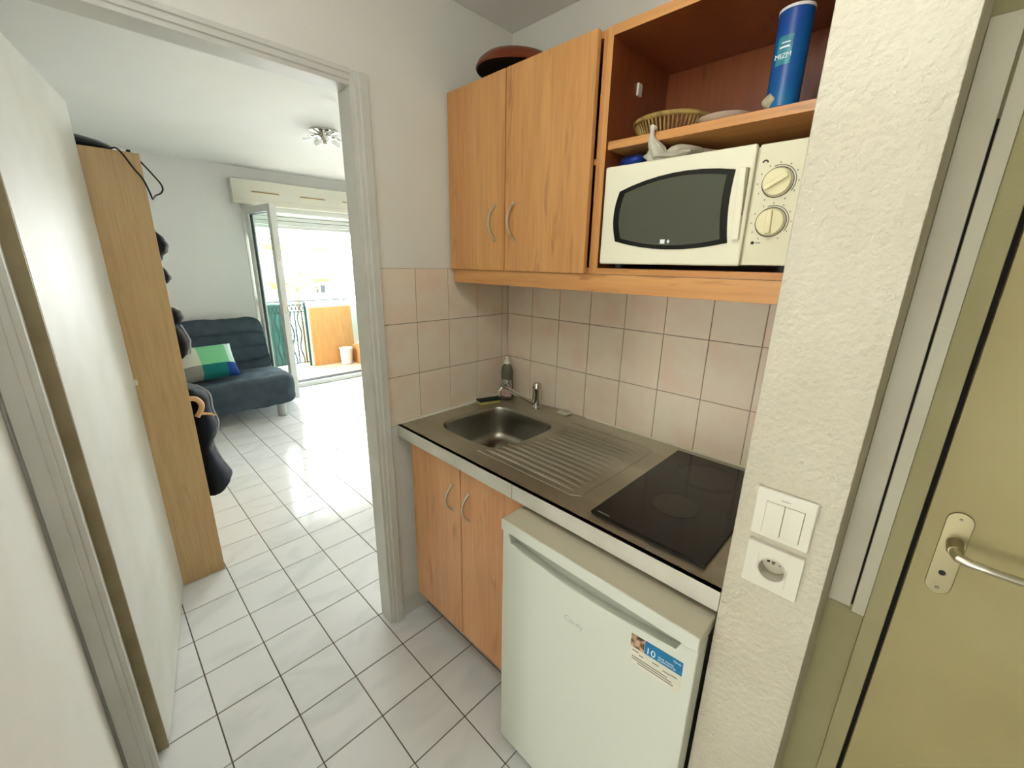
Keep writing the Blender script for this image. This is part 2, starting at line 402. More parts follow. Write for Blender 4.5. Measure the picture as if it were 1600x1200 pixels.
# pillar, entry wall, hall walls
pl = MB().box(1.213, 1.357, -.622, .003, 0, 2.62).build('wall_pillar', 'plaster', bevel=.004); struct(pl, 'rough white plaster pillar with the light switch and socket', 'wall')
YD = -.30
we = MB().box(1.357, 1.458, YD+.012, YD+.10, 0, 2.62).box(2.262, XR, YD+.012, YD+.10, 0, 2.62).box(1.458, 2.262, YD+.012, YD+.10, 2.03, 2.62).build('wall_entry', 'wall_khaki', smooth=False)
struct(we, 'khaki wall strip between the pillar and the beige door', 'wall')
wl = MB().box(-.003, .86, YL-.1, YL, 0, 2.62).box(1.66, XR, YL-.1, YL, 0, 2.62).box(.86, 1.66, YL-.1, YL, 2.04, 2.62).build('wall_hall', 'paint_hall', smooth=False); struct(wl, 'white hall wall at the left edge, left of the door frame', 'wall')  # opening added so the fill lantern reaches the kitchen
w2 = MB().box(XR, XR+.1, YL-.1, YD+.1, 0, 2.62).build('wall_hall_end', 'paint_hall', smooth=False); struct(w2, 'white end wall of the hall behind the viewer', 'wall')
ch = MB().box(-.003, XR, YL, .003, 2.39, 2.62).build('ceiling', 'paint_ceiling', smooth=False); struct(ch, 'white ceiling above the kitchen niche and hall', 'ceiling')
# unseen side room added behind the viewer, holding a fill lantern for the kitchen
RB = -5.60
sr = MB().box(.10, 2.60, RB-.1, RB, 0, 2.62).box(.0, .10, RB-.1, YL-.1, 0, 2.62).box(2.60, 2.70, RB-.1, YL-.1, 0, 2.62).build('wall_added_room', 'paint_hall', smooth=False); struct(sr, 'white walls of the unseen side room added around the fill lantern', 'wall')
s2_ = MB().box(0, 2.70, RB-.1, YL, 2.39, 2.62).build('ceiling_added_room', 'paint_ceiling', smooth=False); struct(s2_, 'white ceiling of the unseen side room added for the fill lantern', 'ceiling')
s3_ = MB().box(0, 2.70, RB-.1, -1.80, -.12, 0).build('floor_added_room', 'floor_tile', smooth=False); struct(s3_, 'pale floor of the unseen side room added under the fill lantern', 'floor')
ml_ = thing('fill_lantern', 'unseen fill lantern added behind the viewer to brighten the kitchen', 'lamp', (1.30, -5.0, 0))
MB().lathe([(.17, .0005), (.17, .02), (.02, .03)], (1.30, -5.0, 0), 28).build('base', 'wood_beech', ml_)
MB().lathe([(.15, .06), (.15, 1.10)], (1.30, -5.0, 0), 28).build('shade', 'fill_glow', ml_)
for k in range(4): MB().box(1.30+.155*math.cos(k*math.pi/2)-.008, 1.30+.155*math.cos(k*math.pi/2)+.008, -5.0+.155*math.sin(k*math.pi/2)-.008, -5.0+.155*math.sin(k*math.pi/2)+.008, .02, 1.12).build('upright', 'wood_beech', ml_)

# living room
w3 = MB().box(-4.15, -.073, -1.90, -1.78, 0, 2.62).build('wall_living_left', 'paint_living', smooth=False); struct(w3, 'white living room wall behind the wardrobe', 'wall')
w4 = MB().box(-4.15, -.073, YR, YR+.1, 0, 2.62).build('wall_living_right', 'paint_living', smooth=False); struct(w4, 'white living room wall hidden right of the doorway', 'wall')
WY0, WY1, WZ = -.035, 2.40, 2.06  # unseen right part of the opening is assumed, widened for more daylight
ww = MB().box(-4.15, -3.95, -1.80, WY0, -.12, 2.62).box(-4.15, -3.95, WY1, YR, -.12, 2.62).box(-4.15, -3.95, WY0, WY1, WZ, 2.62).build('wall_window', 'paint_living', smooth=False)
struct(ww, 'white wall with the balcony door behind the grey sofa', 'wall')
cl = MB().box(-3.95, -.073, -1.80, YR, 2.43, 2.62).build('ceiling_living', 'paint_ceiling', smooth=False); struct(cl, 'white living room ceiling with the glass lamp', 'ceiling')

# door frame of the doorway (trim_1)
t1 = thing('trim_1', 'cream painted wooden frame around the living room doorway', 'door frame', (0, -1.09, 0), kind='structure')
def casing(y_in, y_out):
    sg = 1 if y_out > y_in else -1
    P = [(-.078, y_in), (.004, y_in), (.004, y_in+sg*.012), (.010, y_in+sg*.013), (.010, y_in+sg*.027), (.016, y_in+sg*.029), (.016, y_out), (-.0028, y_out), (-.0028, y_in+sg*.005), (-.078, y_in+sg*.005)]
    return MB().prism(P, 'z', 0, 2.071).build('casing', 'trim_white', t1, bevel=.001, seg=1)
casing(-.696, -.640); casing(-1.481, -1.540)
V = []
HP = [(-.078, 2.030), (.004, 2.030), (.004, 2.042), (.010, 2.043), (.010, 2.057), (.016, 2.059), (.016, 2.071), (-.0028, 2.071), (-.0028, 2.035), (-.078, 2.035)]
for yy in (-1.4812, -.6958): V += [(x, yy, z) for x, z in HP]
n_ = len(HP)
MB().add(V, [list(range(n_)), list(range(2*n_-1, n_-1, -1))]+[(i, (i+1) % n_, n_+(i+1) % n_, n_+i) for i in range(n_)]).build('head', 'trim_white', t1, bevel=.001, seg=1)

# living room door leaf (door_1), hinged on the far side of the left jamb
ang = math.atan2(.161, -.838)
d1 = thing('door_1', 'white glossy door leaf standing open into the living room beside the wardrobe', 'door', (-.062, -1.452, .008), kind='structure', rot=(0, 0, ang))
LW, LH = .845, 2.028
MB().box(.006, LW, 0, .044, 0, LH).build('leaf', 'door_paint', d1, bevel=.0015, local=True)
MB().box(0, .006, .001, .044, 0, LH).build('hinge_edge', 'door_edge', d1, local=True)
for z in (.25, 1.75): MB().lathe([(.007, z-.05), (.007, z+.05)], (-.004, .036, 0), 10).build('hinge', 'satin_nickel', d1, local=True)
MB().box(LW-.002, LW+.034, -.010, .006, 1.000, 1.024).build('latch_bolt', 'plastic_white', d1, bevel=.002, local=True)
MB().tube([(LW+.024+.010*math.cos(a), -.012, .984+.011*math.sin(a)) for a in [2*math.pi*k/14 for k in range(15)]], .0032, 6, cap=False).build('latch_ring', 'plastic_white', d1, local=True)

# beige door on the right (door_2)
d2 = thing('door_2', 'beige door with nickel lever handle at the right edge', 'door', (1.86, YD, 0), kind='structure')
MB().box(1.466, 2.255, YD, YD+.04, .01, 2.022).build('leaf', 'door_beige', d2, bevel=.002)
MB().box(1.4565, 1.466, YD+.026, YD+.06, 0, 2.03).build('gap_rebate', 'dark_gap', d2, smooth=False)
MB().box(1.424, 1.4575, YD-.004, YD+.014, 0, 2.07).build('casing', 'wall_khaki', d2, bevel=.003)
def stadium(cx, cz, w_, h2, n=10):
    r = w_/2; P = []
    for k in range(n+1): a = math.pi*k/n; P.append((cx+r*math.cos(a), cz+h2/2-r+r*math.sin(a)))
    for k in range(n+1): a = math.pi+math.pi*k/n; P.append((cx+r*math.cos(a), cz-h2/2+r+r*math.sin(a)))
    return P
hp = MB().prism(stadium(1.510, 1.004, .037, .178), 'y', YD-.006, YD).build('handle_plate', 'nickel_plate', d2, bevel=.0015)
MB().lathe([(.012, 0), (.012, -.03), (.010, -.034)], (1.512, YD-.006, 1.030), 16, 'y').build('handle_collar', 'nickel_plate', hp)
MB().tube([(1.512, YD-.036, 1.030), (1.512, YD-.052, 1.030), (1.516, YD-.062, 1.030), (1.530, YD-.066, 1.029), (1.56, YD-.066, 1.028), (1.625, YD-.064, 1.027)], [.008, .008, .008, .0075, .007, .007], 12).build('lever', 'satin_nickel', hp)
for zz, r in ((.962, .0052), (1.080, .0025), (.928, .0032)):
    MB().lathe([(r, 0), (r, -.0012)], (1.510, YD-.006, zz), 14, 'y').build('keyhole' if r > .005 else 'screw', 'ink' if r > .005 else 'print_grey', hp)

# cable trunking on the pillar side
tk = thing('cable_trunking', 'white plastic cable trunking strip ending above the floor beside the pillar', 'trunking', (1.39, YD, .80))
MB().box(1.3575, 1.398, YD-.012, YD+.012, .806, 1.905).build('duct_body', 'plastic_duct', tk, bevel=.002)
MB().box(1.4015, 1.424, YD-.016, YD-.0045, .800, 1.93).build('duct_cover', 'plastic_duct', tk, bevel=.002)
MB().box(1.398, 1.4015, YD-.004, YD+.012, .81, 1.76).build('joint', 'dark_gap', tk, smooth=False)

# assumed hall lamp, added out of the frame above the viewer for light
LX, LY, LZ = 1.05, -1.20, 2.17
hl = thing('ceiling_lamp', 'unseen round opal globe lamp added above the viewer to light the hall and kitchen', 'lamp', (LX, LY, LZ))
MB().lathe([(.05, 2.3895), (.05, 2.375), (.008, 2.37), (.008, 2.30), (.03, 2.295), (.03, 2.28)], (LX, LY, 0), 24).build('fitting', 'plastic_white', hl)
MB().lathe([(.115*math.sin(math.pi*(k+.05)/12.1), LZ-.115*math.cos(math.pi*(k+.05)/12.1)) for k in range(13)], (LX, LY, 0), 28).build('globe', 'added_lamp_glow', hl)

# ================================================================ UPPER CABINETS
uc = thing('wall_cabinet', 'wooden two-door wall cabinet above the sink', 'cabinet', (.33, -.16, 1.5))
MB().box(.004, .020, -.315, -.001, 1.50, 2.10).box(.648, .664, -.315, -.001, 1.50, 2.10).box(.020, .648, -.315, -.001, 1.50, 1.516).box(.020, .648, -.315, -.001, 2.084, 2.10).box(.020, .648, -.010, -.001, 1.516, 2.084).box(.02, .648, -.31, -.01, 1.79, 1.806).build('body', 'wood_alder', uc, bevel=.0008)
def cab_door(parent, x0, x1, yf, z0, z1, hx, hz0, hz1, mat):
    d = MB().box(x0, x1, yf, yf+.017, z0, z1).build('door', mat, parent, bevel=.0018)
    h = MB(); h.tube(arc_pts((hx, yf, hz0), (hx, yf, hz1), (0, -.03, 0), 12), .0044, 8)
    h.lathe([(.007, 0), (.006, -.004)], (hx, yf, hz0), 10, 'y').lathe([(.007, 0), (.006, -.004)], (hx, yf, hz1), 10, 'y')
    h.build('handle', 'satin_nickel', d)
    return d
cab_door(uc, .008, .3068, -.334, 1.499, 2.102, .262, 1.602, 1.712, 'wood_alder')
cab_door(uc, .3112, .642, -.334, 1.499, 2.102, .352, 1.602, 1.712, 'wood_alder')
oc = thing('open_cabinet', 'open wooden wall cabinet holding the microwave', 'cabinet', (.93, -.16, 1.5))
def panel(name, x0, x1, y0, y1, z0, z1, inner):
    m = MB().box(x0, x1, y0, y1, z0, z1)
    m.m[{'x-': 5, 'x+': 3, 'z-': 0, 'z+': 1, 'y-': 2}[inner]] = 1  # inner face gets the darker wood, shade put into its colour
    return m.build(name, ['wood_alder_h' if x1-x0 > .1 else 'wood_alder', 'wood_dark_shade'], oc, bevel=.0008)
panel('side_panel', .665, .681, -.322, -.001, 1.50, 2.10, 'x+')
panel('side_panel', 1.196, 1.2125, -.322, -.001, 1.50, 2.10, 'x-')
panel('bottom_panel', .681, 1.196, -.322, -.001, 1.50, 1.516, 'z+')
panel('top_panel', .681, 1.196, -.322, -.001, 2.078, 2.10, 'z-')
MB().box(.681, 1.196, -.010, -.001, 1.516, 2.078).build('back_panel', 'wood_dark_shade', oc)  # back in the same darkened wood, interior shade painted in
MB().box(.681, 1.196, -.312, -.010, 1.822, 1.842).build('shelf', 'wood_alder_h', oc, bevel=.001)
MB().box(.6811, .687, -.19, -.17, 1.98, 2.01).build('shelf_bracket', 'plastic_white', oc)
va = MB().box(.018, 1.212, -.326, -.308, 1.449, 1.4985).build('valance_board', 'wood_alder_h', bevel=.001); tag(va, 'long wooden strip running under both wall cabinets', 'valance')

# bowl on top, propped up by an added pot
pt = MB().lathe([(.07, 2.1005), (.075, 2.11), (.075, 2.146), (.07, 2.146), (.068, 2.112), (.02, 2.108)], (.25, -.16, 0), 28).build('support_pot', 'bowl_black'); tag(pt, 'dark pot added as a support under the brown dish on top of the wall cabinet', 'pot')
bo = thing('dish', 'brown upturned dish on top of the wall cabinet', 'dish', (.215, -.185, 2.148), rot=(math.radians(0), math.radians(4), 0))
MB().lathe([(.143, 0), (.146, .004), (.140, .020), (.120, .038), (.085, .050), (.03, .056), (.001, .057)], (0, 0, 0), 40, cap=False).build('shell', 'bowl_brown', bo, local=True)
MB().lathe([(.143, 0), (.137, .003), (.130, .018), (.110, .033), (.07, .044), (.001, .049)], (0, 0, 0), 40, cap=False).build('inside', 'bowl_black', bo, local=True)

# ---------------------------------------------------------------- microwave
MY = -.345
mw = thing('microwave', 'cream microwave oven standing in the open wall cabinet', 'microwave', (.94, -.19, 1.516))
MB().box(.702, 1.182, MY+.018, -.03, 1.530, 1.768).build('body', 'micro_cream', mw, bevel=.004)
for fx in (.74, 1.14):
    for fy in (-.30, -.08): MB().lathe([(.012, 1.5165), (.014, 1.530)], (fx, fy, 0), 12).build('foot', 'black_rubber', mw)
dr = MB().box(.701, 1.0635, MY, MY+.017, 1.528, 1.772).build('door', 'micro_cream', mw, bevel=.005, seg=3)
def smooth_poly(ctrl, n=8):
    P = []; k = len(ctrl)
    for i in range(k):
        p0, p1, p2, p3 = [Vector(ctrl[(i+d) % k]) for d in (-1, 0, 1, 2)]
        for j in range(n):
            t = j/n; P.append(tuple(.5*((2*p1)+(-p0+p2)*t+(2*p0-5*p1+4*p2-p3)*t*t+(-p0+3*p1-3*p2+p3)*t**3)))
    return P
def side(a, b, bow, n=8):
    a, b, bow = Vector(a), Vector(b), Vector(bow); return [tuple(a.lerp(b, i/n)+bow*4*(i/n)*(1-i/n)) for i in range(n)]
def win_poly(c, k):
    TL, TR, BR, BL = (.750, 1.709), (1.0285, 1.727), (1.0335, 1.577), (.7475, 1.586)
    P = side(TL, TR, (0, .019))+side(TR, BR, (-.006, 0))+side(BR, BL, (0, -.017))+side(BL, TL, (-.012, 0))
    return [(c[0]+(x-c[0])*k, c[1]+(z-c[1])*k) for x, z in P]
wc = (.89, 1.65)
wn = MB().prism(win_poly(wc, 1.0), 'y', MY-.0025, MY+.004).build('window', 'micro_glass', dr, bevel=.001)
MB().prism(win_poly(wc, .885), 'y', MY-.0032, MY).build('window_screen', 'micro_screen', dr)
hd = MB()
hd.prism([(1.038, 1.728), (1.052, 1.728), (1.056, 1.65), (1.058, 1.582), (1.044, 1.582), (1.040, 1.65)], 'y', MY-.012, MY).build('handle', 'micro_cream', dr, bevel=.003)
MB().box(1.053, 1.0565, MY-.0105, MY-.0005, 1.584, 1.726).build('handle_groove', 'micro_shadow', dr)
MB().box(.876, .888, MY-.0036, MY-.003, 1.578, 1.588).build('logo_square', 'print_white', dr)
MB().prism([(.893, 1.583), (.897, 1.588), (.901, 1.583), (.897, 1.578)], 'y', MY-.0036, MY-.003).build('logo_diamond', 'print_white', dr)
cp = MB().box(1.0685, 1.184, MY+.004, MY+.018, 1.530, 1.769).build('control_panel', 'micro_panel', mw, bevel=.003)
def ring(r, w_, c, n=36, a0=0, a1=2*math.pi):
    m = MB(); V = []; F = []; N_ = int(n*(a1-a0)/(2*math.pi))+1
    for i in range(N_+1):
        a = a0+(a1-a0)*i/N_
        for rr in (r-w_/2, r+w_/2):
            for yy in (c[1], c[1]-.0006): V.append((c[0]+rr*math.cos(a), yy, c[2]+rr*math.sin(a)))
    for i in range(N_):
        k = i*4; F += [(k+1, k+3, k+7, k+5), (k, k+4, k+6, k+2), (k, k+1, k+5, k+4), (k+2, k+6, k+7, k+3)]
    m.add(V, F); return m
CY = MY+.004
for kz, tilt in ((1.6935, math.radians(30)), (1.6170, math.radians(92))):
    kx = 1.1115
    ring(.0285, .0016, (kx, CY, kz)).build('dial_ring', 'ink', cp, smooth=False)
    ring(.0325, .0012, (kx, CY, kz), a0=-.6, a1=1.9).build('dial_scale', 'ink', cp, smooth=False)
    kb = MB().lathe([(.0265, 0), (.0262, -.008), (.0245, -.011), (.001, -.0115)], (kx, CY, kz), 32, 'y', cap=False).build('knob', 'knob_cream', mw)
    ux, uz = math.cos(tilt), math.sin(tilt); px_, pz_ = -uz, ux
    P = [(kx+a*ux+b*px_, kz+a*uz+b*pz_) for a, b in ((-.023, -.005), (.023, -.005), (.023, .005), (-.023, .005))]
    MB().prism(P, 'y', CY-.020, CY-.009).build('grip', 'knob_cream', kb, bevel=.002)
    for q in range(11):
        a = math.radians(-60+q*30); rr = .037
        MB().box(kx+rr*math.cos(a)-.0011, kx+rr*math.cos(a)+.0011, CY-.0006, CY, kz+rr*math.sin(a)-.0014, kz+rr*math.sin(a)+.0014).build('dial_mark', 'print_grey', cp, smooth=False)
MB().lathe([(.0035, 0), (.0035, -.0006)], (1.0835, CY, 1.5765), 12, 'y').build('brand_dot', 'ink', cp)
MB().box(1.089, 1.099, CY-.0006, CY, 1.5755, 1.5775).build('brand_print', 'print_grey', cp, smooth=False)
ring(.0045, .003, (1.083, CY, 1.733), a0=0, a1=math.pi, n=16).build('bell_mark', 'ink', cp, smooth=False)

# ---------------------------------------------------------------- things in the open cabinet
def blob(name, mat, c, r, amp=.15, seed=1, n=20, m=12, freq=3., parent=None, flat=None):
    rnd = random.Random(seed); ph = [rnd.uniform(0, 6.28) for _ in range(9)]
    loops = []
    for i in range(m+1):
        th = math.pi*(i+.02)/(m+.04); lp = []
        for j in range(n):
            a = 2*math.pi*j/n
            d = 1+amp*(math.sin(freq*a+ph[0]+2*th)*.5+math.sin((freq+2)*a+ph[1]-3*th)*.3+math.sin(5*th+ph[2]+a)*.4)*math.sin(th)
            x, y, z = d*math.sin(th)*math.cos(a)*r[0], d*math.sin(th)*math.sin(a)*r[1], math.cos(th)*r[2]*(1+amp*.4*math.sin(3*a+ph[3]))
            z_ = c[2]+z
            if flat is not None: z_ = max(z_, flat)
            lp.append((c[0]+x, c[1]+y, z_))
        loops.append(lp)
    return MB().loft(loops).build(name, mat, parent, ang=60)
ca = thing('food_canister', 'tall blue cardboard canister with white lid rim on the upper shelf', 'canister', (1.078, -.283, 1.842))
CR = .0305
MB().lathe([(CR, 1.8425), (CR, 2.010)], (1.078, -.283, 0), 40).build('body', 'can_blue', ca)
MB().lathe([(CR+.0010, 2.010), (CR+.0010, 2.015), (CR-.002, 2.0165)], (1.078, -.283, 0), 40).build('lid', 'can_lid', ca)
def can_patch(a0, a1, z0, z1, dr):
    V = []; F = []; n = 12
    for i in range(n+1):
        a = a0+(a1-a0)*i/n
        for z in (z0, z1): V.append((1.078+(CR+dr)*math.cos(a), -.283+(CR+dr)*math.sin(a), z))
    F = [(2*i, 2*i+1, 2*i+3, 2*i+2) for i in range(n)]
    return MB().add(V, F)
fa = math.radians(-98)
can_patch(fa-.45, fa+.45, 1.915, 1.965, .0004).build('label', 'can_label', ca)
can_patch(fa-.30, fa+.30, 1.944, 1.947, .0008).build('print_line', 'print_white', ca)
can_patch(fa-.20, fa+.30, 1.952, 1.954, .0008).build('print_line', 'print_white', ca)
to = Vector((1.078, -.283, 1.926))+Vector((math.cos(fa), math.sin(fa), 0))*(CR+.0006)
text('print_letters', 'MIZM', 'print_white', ca, to, (-math.sin(fa), math.cos(fa), 0), (0, 0, 1), .0125, align='CENTER')
sh = blob('seashell', 'shell', (1.066, -.3035, 1.8565), (.019, .0085, .016), .18, 4, flat=1.8425); tag(sh, 'grey seashell in front of the blue canister', 'seashell')
bk = thing('basket', 'shallow woven basket on the upper shelf', 'basket', (.845, -.20, 1.842))
BC = (.805, -.205)
MB().lathe([(.075, 1.8425), (.080, 1.846), (.080, 1.850), (.001, 1.850)], (BC[0], BC[1], 0), 40).build('base', 'wicker', bk)
MB().tube([(BC[0]+.095*math.cos(a), BC[1]+.095*math.sin(a), 1.884) for a in [2*math.pi*k/40 for k in range(41)]], .006, 8, cap=False).build('rim', 'wicker', bk)
for k in range(56):
    a = 2*math.pi*k/56; c_, s_ = math.cos(a), math.sin(a)
    MB().tube([(BC[0]+.078*c_, BC[1]+.078*s_, 1.845), (BC[0]+.095*c_, BC[1]+.095*s_, 1.883)], .0026, 5).build('stave', 'wicker', bk)
pe = MB().lathe([(.03, 1.8425), (.035, 1.845), (.060, 1.858), (.062, 1.860), (.055, 1.858), (.03, 1.849), (.001, 1.849)], (.950, -.238, 0), 36).build('plate', 'plate_white'); 
tag(pe, 'white plate lying in front of the basket on the shelf', 'plate')
bp_ = thing('plastic_bag', 'crumpled white plastic bag on top of the microwave', 'bag', (.83, -.27, 1.768))
blob('bag_body', 'bag_white', (.865, -.265, 1.789), (.060, .045, .022), .45, 9, 32, 16, 5, bp_, flat=1.7695)
blob('bag_fold', 'bag_white', (.815, -.296, 1.790), (.026, .018, .024), .5, 15, 24, 14, 4, bp_, flat=1.7695)
MB().tube(spline([(.826, -.292, 1.786), (.818, -.308, 1.806), (.812, -.3185, 1.823), (.812, -.3215, 1.843), (.814, -.3185, 1.853)], 4), [.022, .021, .020, .019, .018, .016, .014, .012, .010, .008, .006, .0055, .0055, .007, .009, .0095, .006], 10).build('bag_knot', 'bag_white', bp_)
bb = blob('blue_bag', 'bag_blue', (.735, -.255, 1.790), (.042, .045, .021), .25, 3, 20, 12, 3, flat=1.7695); tag(bb, 'blue plastic bag on top of the microwave at the left', 'bag')
b2 = blob('blue_pouch', 'bag_blue', (.6915, -.29, 1.64), (.008, .03, .05), .2, 6, flat=1.5165); tag(b2, 'blue bag squeezed between the microwave and the cabinet side', 'bag')

# ================================================================ WORKTOP
ZC = .914; WX0, WX1, WYF, WYB = .012, 1.211, -.613, -.006
wt = thing('worktop', 'stainless steel kitchenette worktop with sink and ribbed drainer', 'worktop', (.6, -.31, .866))
SC = (.275, -.325); SA = .178
def sup(a, s=1., n=4.2):
    c, q = math.cos(a), math.sin(a); k = (abs(c)**n+abs(q)**n)**(-1/n); return (SC[0]+s*SA*k*c, SC[1]+s*SA*k*q)
angs = [2*math.pi*i/72 for i in range(72)]
for x, y in ((WX0, WYF), (WX1, WYF), (WX1, WYB), (WX0, WYB)): angs.append(math.atan2(y-SC[1], x-SC[0]) % (2*math.pi))
angs = sorted(angs); V = []; F = []
for a in angs:
    c, q = math.cos(a), math.sin(a)
    t = min([((WX1 if c > 0 else WX0)-SC[0])/c if abs(c) > 1e-6 else 1e9, ((WYB if q > 0 else WYF)-SC[1])/q if abs(q) > 1e-6 else 1e9])
    hx, hy = sup(a)
    V += [(hx, hy, ZC), (SC[0]+t*c, SC[1]+t*q, ZC)]
n = len(angs)
for i in range(n): j = (i+1) % n; F.append((2*i, 2*i+1, 2*j+1, 2*j))
MB().add(V, F).build('top_sheet', 'steel', wt, smooth=False)
MB().box(WX0, WX1, WYF, WYF+.016, .867, ZC).build('front_edge', 'steel_edge', wt, bevel=.002)
MB().box(WX0, .03, WYF+.016, WYB, .867, ZC-.0005).box(.03, 1.2105, WYB-.01, WYB, .88, ZC-.0005).build('underside_rim', 'steel', wt, smooth=False)
MB().box(.638, .6395, WYF-.0006, WYF, .868, ZC).build('edge_seam', 'print_grey', wt, smooth=False)
loops = []
for s, z in ((1.0, ZC), (.985, ZC-.003), (.97, ZC-.012), (.955, ZC-.06), (.93, ZC-.115), (.86, ZC-.140), (.70, ZC-.148), (.14, ZC-.152)):
    loops.append([(*sup(a, s, 4.2 if s > .5 else 2), z) for a in [2*math.pi*i/64 for i in range(64)]])
bs = MB().loft(loops, cap=False).build('basin', 'basin_steel', wt, ang=50)
MB().lathe([(.001, ZC-.1535), (.028, ZC-.1535), (.030, ZC-.151), (.033, ZC-.151), (.034, ZC-.153)], (SC[0], SC[1], 0), 28, cap=False).build('drain', 'gasket', bs)
# raised rim of the drainer and its ribs
def rib(x0, x1, y, w_, h2):
    m = MB(); L_ = []
    for k in range(13):
        t = k/12; x = x0+(x1-x0)*t; e = min(1, min(t, 1-t)*9)
        L_.append([(x, y+w_*math.cos(b), ZC+h2*e*max(0, math.sin(b))+(-.0004 if math.sin(b) <= 0.01 else 0)) for b in [math.pi*q/8 for q in range(9)]])
    return m.loft(L_)
for k in range(14):
    y = -.505+k*.0285
    x0 = .415 if k < 1 else (.432 if k < 4 else .492)
    if 4 <= k: x0 = max(.435, SC[0]+SA+.012+.02*math.sin(math.pi*(k-3)/10))
    rib(x0, .785, y, .0085, .006).build('rib', 'steel', wt, ang=60)
fr_ = MB().tube([(.40, -.535, ZC), (.79, -.535, ZC), (.812, -.52, ZC), (.815, -.11, ZC), (.80, -.095, ZC), (.46, -.095, ZC)], .0022, 6).build('drainer_rim', 'steel', wt)
ss = MB().box(.0003, .014, WYF+.005, -.003, ZC-.006, ZC+.008).box(.47, 1.2125, -.0065, -.0002, ZC-.006, ZC+.004).box(.012, .27, -.0065, -.0002, ZC-.006, ZC+.004).build('trim_2', 'sealant', bevel=.001); struct(ss, 'white sealant line between worktop and tiles', 'sealant')
# hob
hb = thing('hob', 'black glass ceramic hob set in the worktop', 'hob', (1.02, -.306, ZC))
MB().box(.877, 1.163, -.567, -.045, ZC+.0003, ZC+.008).build('glass', 'hob_glass', hb, bevel=.002)
MB().lathe([(.058, ZC+.0081), (.058, ZC+.0084)], (1.020, -.388, 0), 40).build('cooking_zone', 'hob_print', hb)
ringz = MB()
for rr in (.078, .088):
    V = []; F = []
    for i in range(49):
        a = 2*math.pi*i/48
        V += [(1.02+(rr-.0006)*math.cos(a), -.17+(rr-.0006)*math.sin(a), ZC+.0083), (1.02+(rr+.0006)*math.cos(a), -.17+(rr+.0006)*math.sin(a), ZC+.0083)]
    ringz.add(V, [(2*i, 2*i+1, 2*i+3, 2*i+2) for i in range(48)])
ringz.build('cooking_ring', 'hob_print', hb, smooth=False)
MB().box(.892, .925, -.559, -.555, ZC+.0081, ZC+.0084).build('brand_print', 'print_grey', hb, smooth=False)
# tap
tp = thing('tap', 'chrome mixer tap with swivel spout behind the sink', 'tap', (.246, -.062, ZC))
MB().lathe([(.021, ZC+.0002), (.021, ZC+.006), (.018, ZC+.010), (.0175, ZC+.078), (.018, ZC+.082), (.018, ZC+.108), (.015, ZC+.114), (.001, ZC+.115)], (.246, -.062, 0), 28).build('body', 'chrome', tp)
MB().tube([(.240, -.072, ZC+.022), (.225, -.105, ZC+.043), (.203, -.155, ZC+.078), (.187, -.190, ZC+.101), (.181, -.203, ZC+.106), (.177, -.212, ZC+.104), (.175, -.216, ZC+.094)], [.0095, .009, .009, .009, .009, .009, .009], 12).build('spout', 'chrome', tp)
MB().lathe([(.0092, ZC+.082), (.0092, ZC+.097)], (.175, -.2165, 0), 16).build('aerator', 'satin_nickel', tp)
MB().tube([(.246, -.078, ZC+.098), (.246, -.088, ZC+.100)], .004, 8).build('lever', 'chrome', tp)
# bottle
bt = thing('washing_up_bottle', 'clear washing-up bottle with white cap in the corner behind the sink', 'bottle', (.052, -.058, ZC))
def ell(cx, cy, rx, ry, z, n=24): return [(cx+rx*math.cos(2*math.pi*k/n), cy+ry*math.sin(2*math.pi*k/n), z) for k in range(n)]
BX, BY = .058, -.060
MB().loft([ell(BX, BY, rx, ry, ZC+z) for rx, ry, z in ((.026, .02, .0005), (.031, .024, .008), (.032, .025, .06), (.030, .024, .10), (.031, .024, .13), (.026, .02, .152), (.014, .013, .163), (.012, .012, .168))]).build('body', 'bottle_clear', bt, ang=60)
MB().lathe([(.013, ZC+.166), (.0145, ZC+.168), (.014, ZC+.180), (.009, ZC+.184), (.007, ZC+.198), (.004, ZC+.202)], (BX, BY, 0), 20).build('cap', 'bottle_cap', bt)
def lab(z0, z1, a0, a1, d):
    V = []; n = 10
    for i in range(n+1):
        a = a0+(a1-a0)*i/n
        for z in (z0, z1): V.append((BX+(.0318+d)*math.cos(a), BY+(.0248+d)*math.sin(a), ZC+z))
    return MB().add(V, [(2*i, 2*i+1, 2*i+3, 2*i+2) for i in range(n)])
lab(.015, .065, math.radians(-110), math.radians(0), .001).build('label', 'label_pink', bt)
lab(.068, .095, math.radians(-115), math.radians(0), .0008).build('label_top', 'label_pale', bt)
sp = thing('sponge', 'dark green scouring sponge on the worktop corner by the sink', 'sponge', (.05, -.165, ZC))
MB().prism([(.020, -.215), (.060, -.225), (.088, -.130), (.05, -.115)], 'z', ZC+.0005, ZC+.012).build('foam', 'sponge_yellow', sp, bevel=.002)
MB().prism([(.017, -.215), (.058, -.222), (.094, -.125), (.05, -.11)], 'z', ZC+.012, ZC+.020).build('scourer', 'sponge_green', sp, bevel=.002)
sb = MB().box(.352, .405, -.052, -.022, ZC+.0005, ZC+.011).build('soap_bar', 'soap_white', bevel=.004); tag(sb, 'small whitish bar lying behind the drainer against the tiles', 'soap')

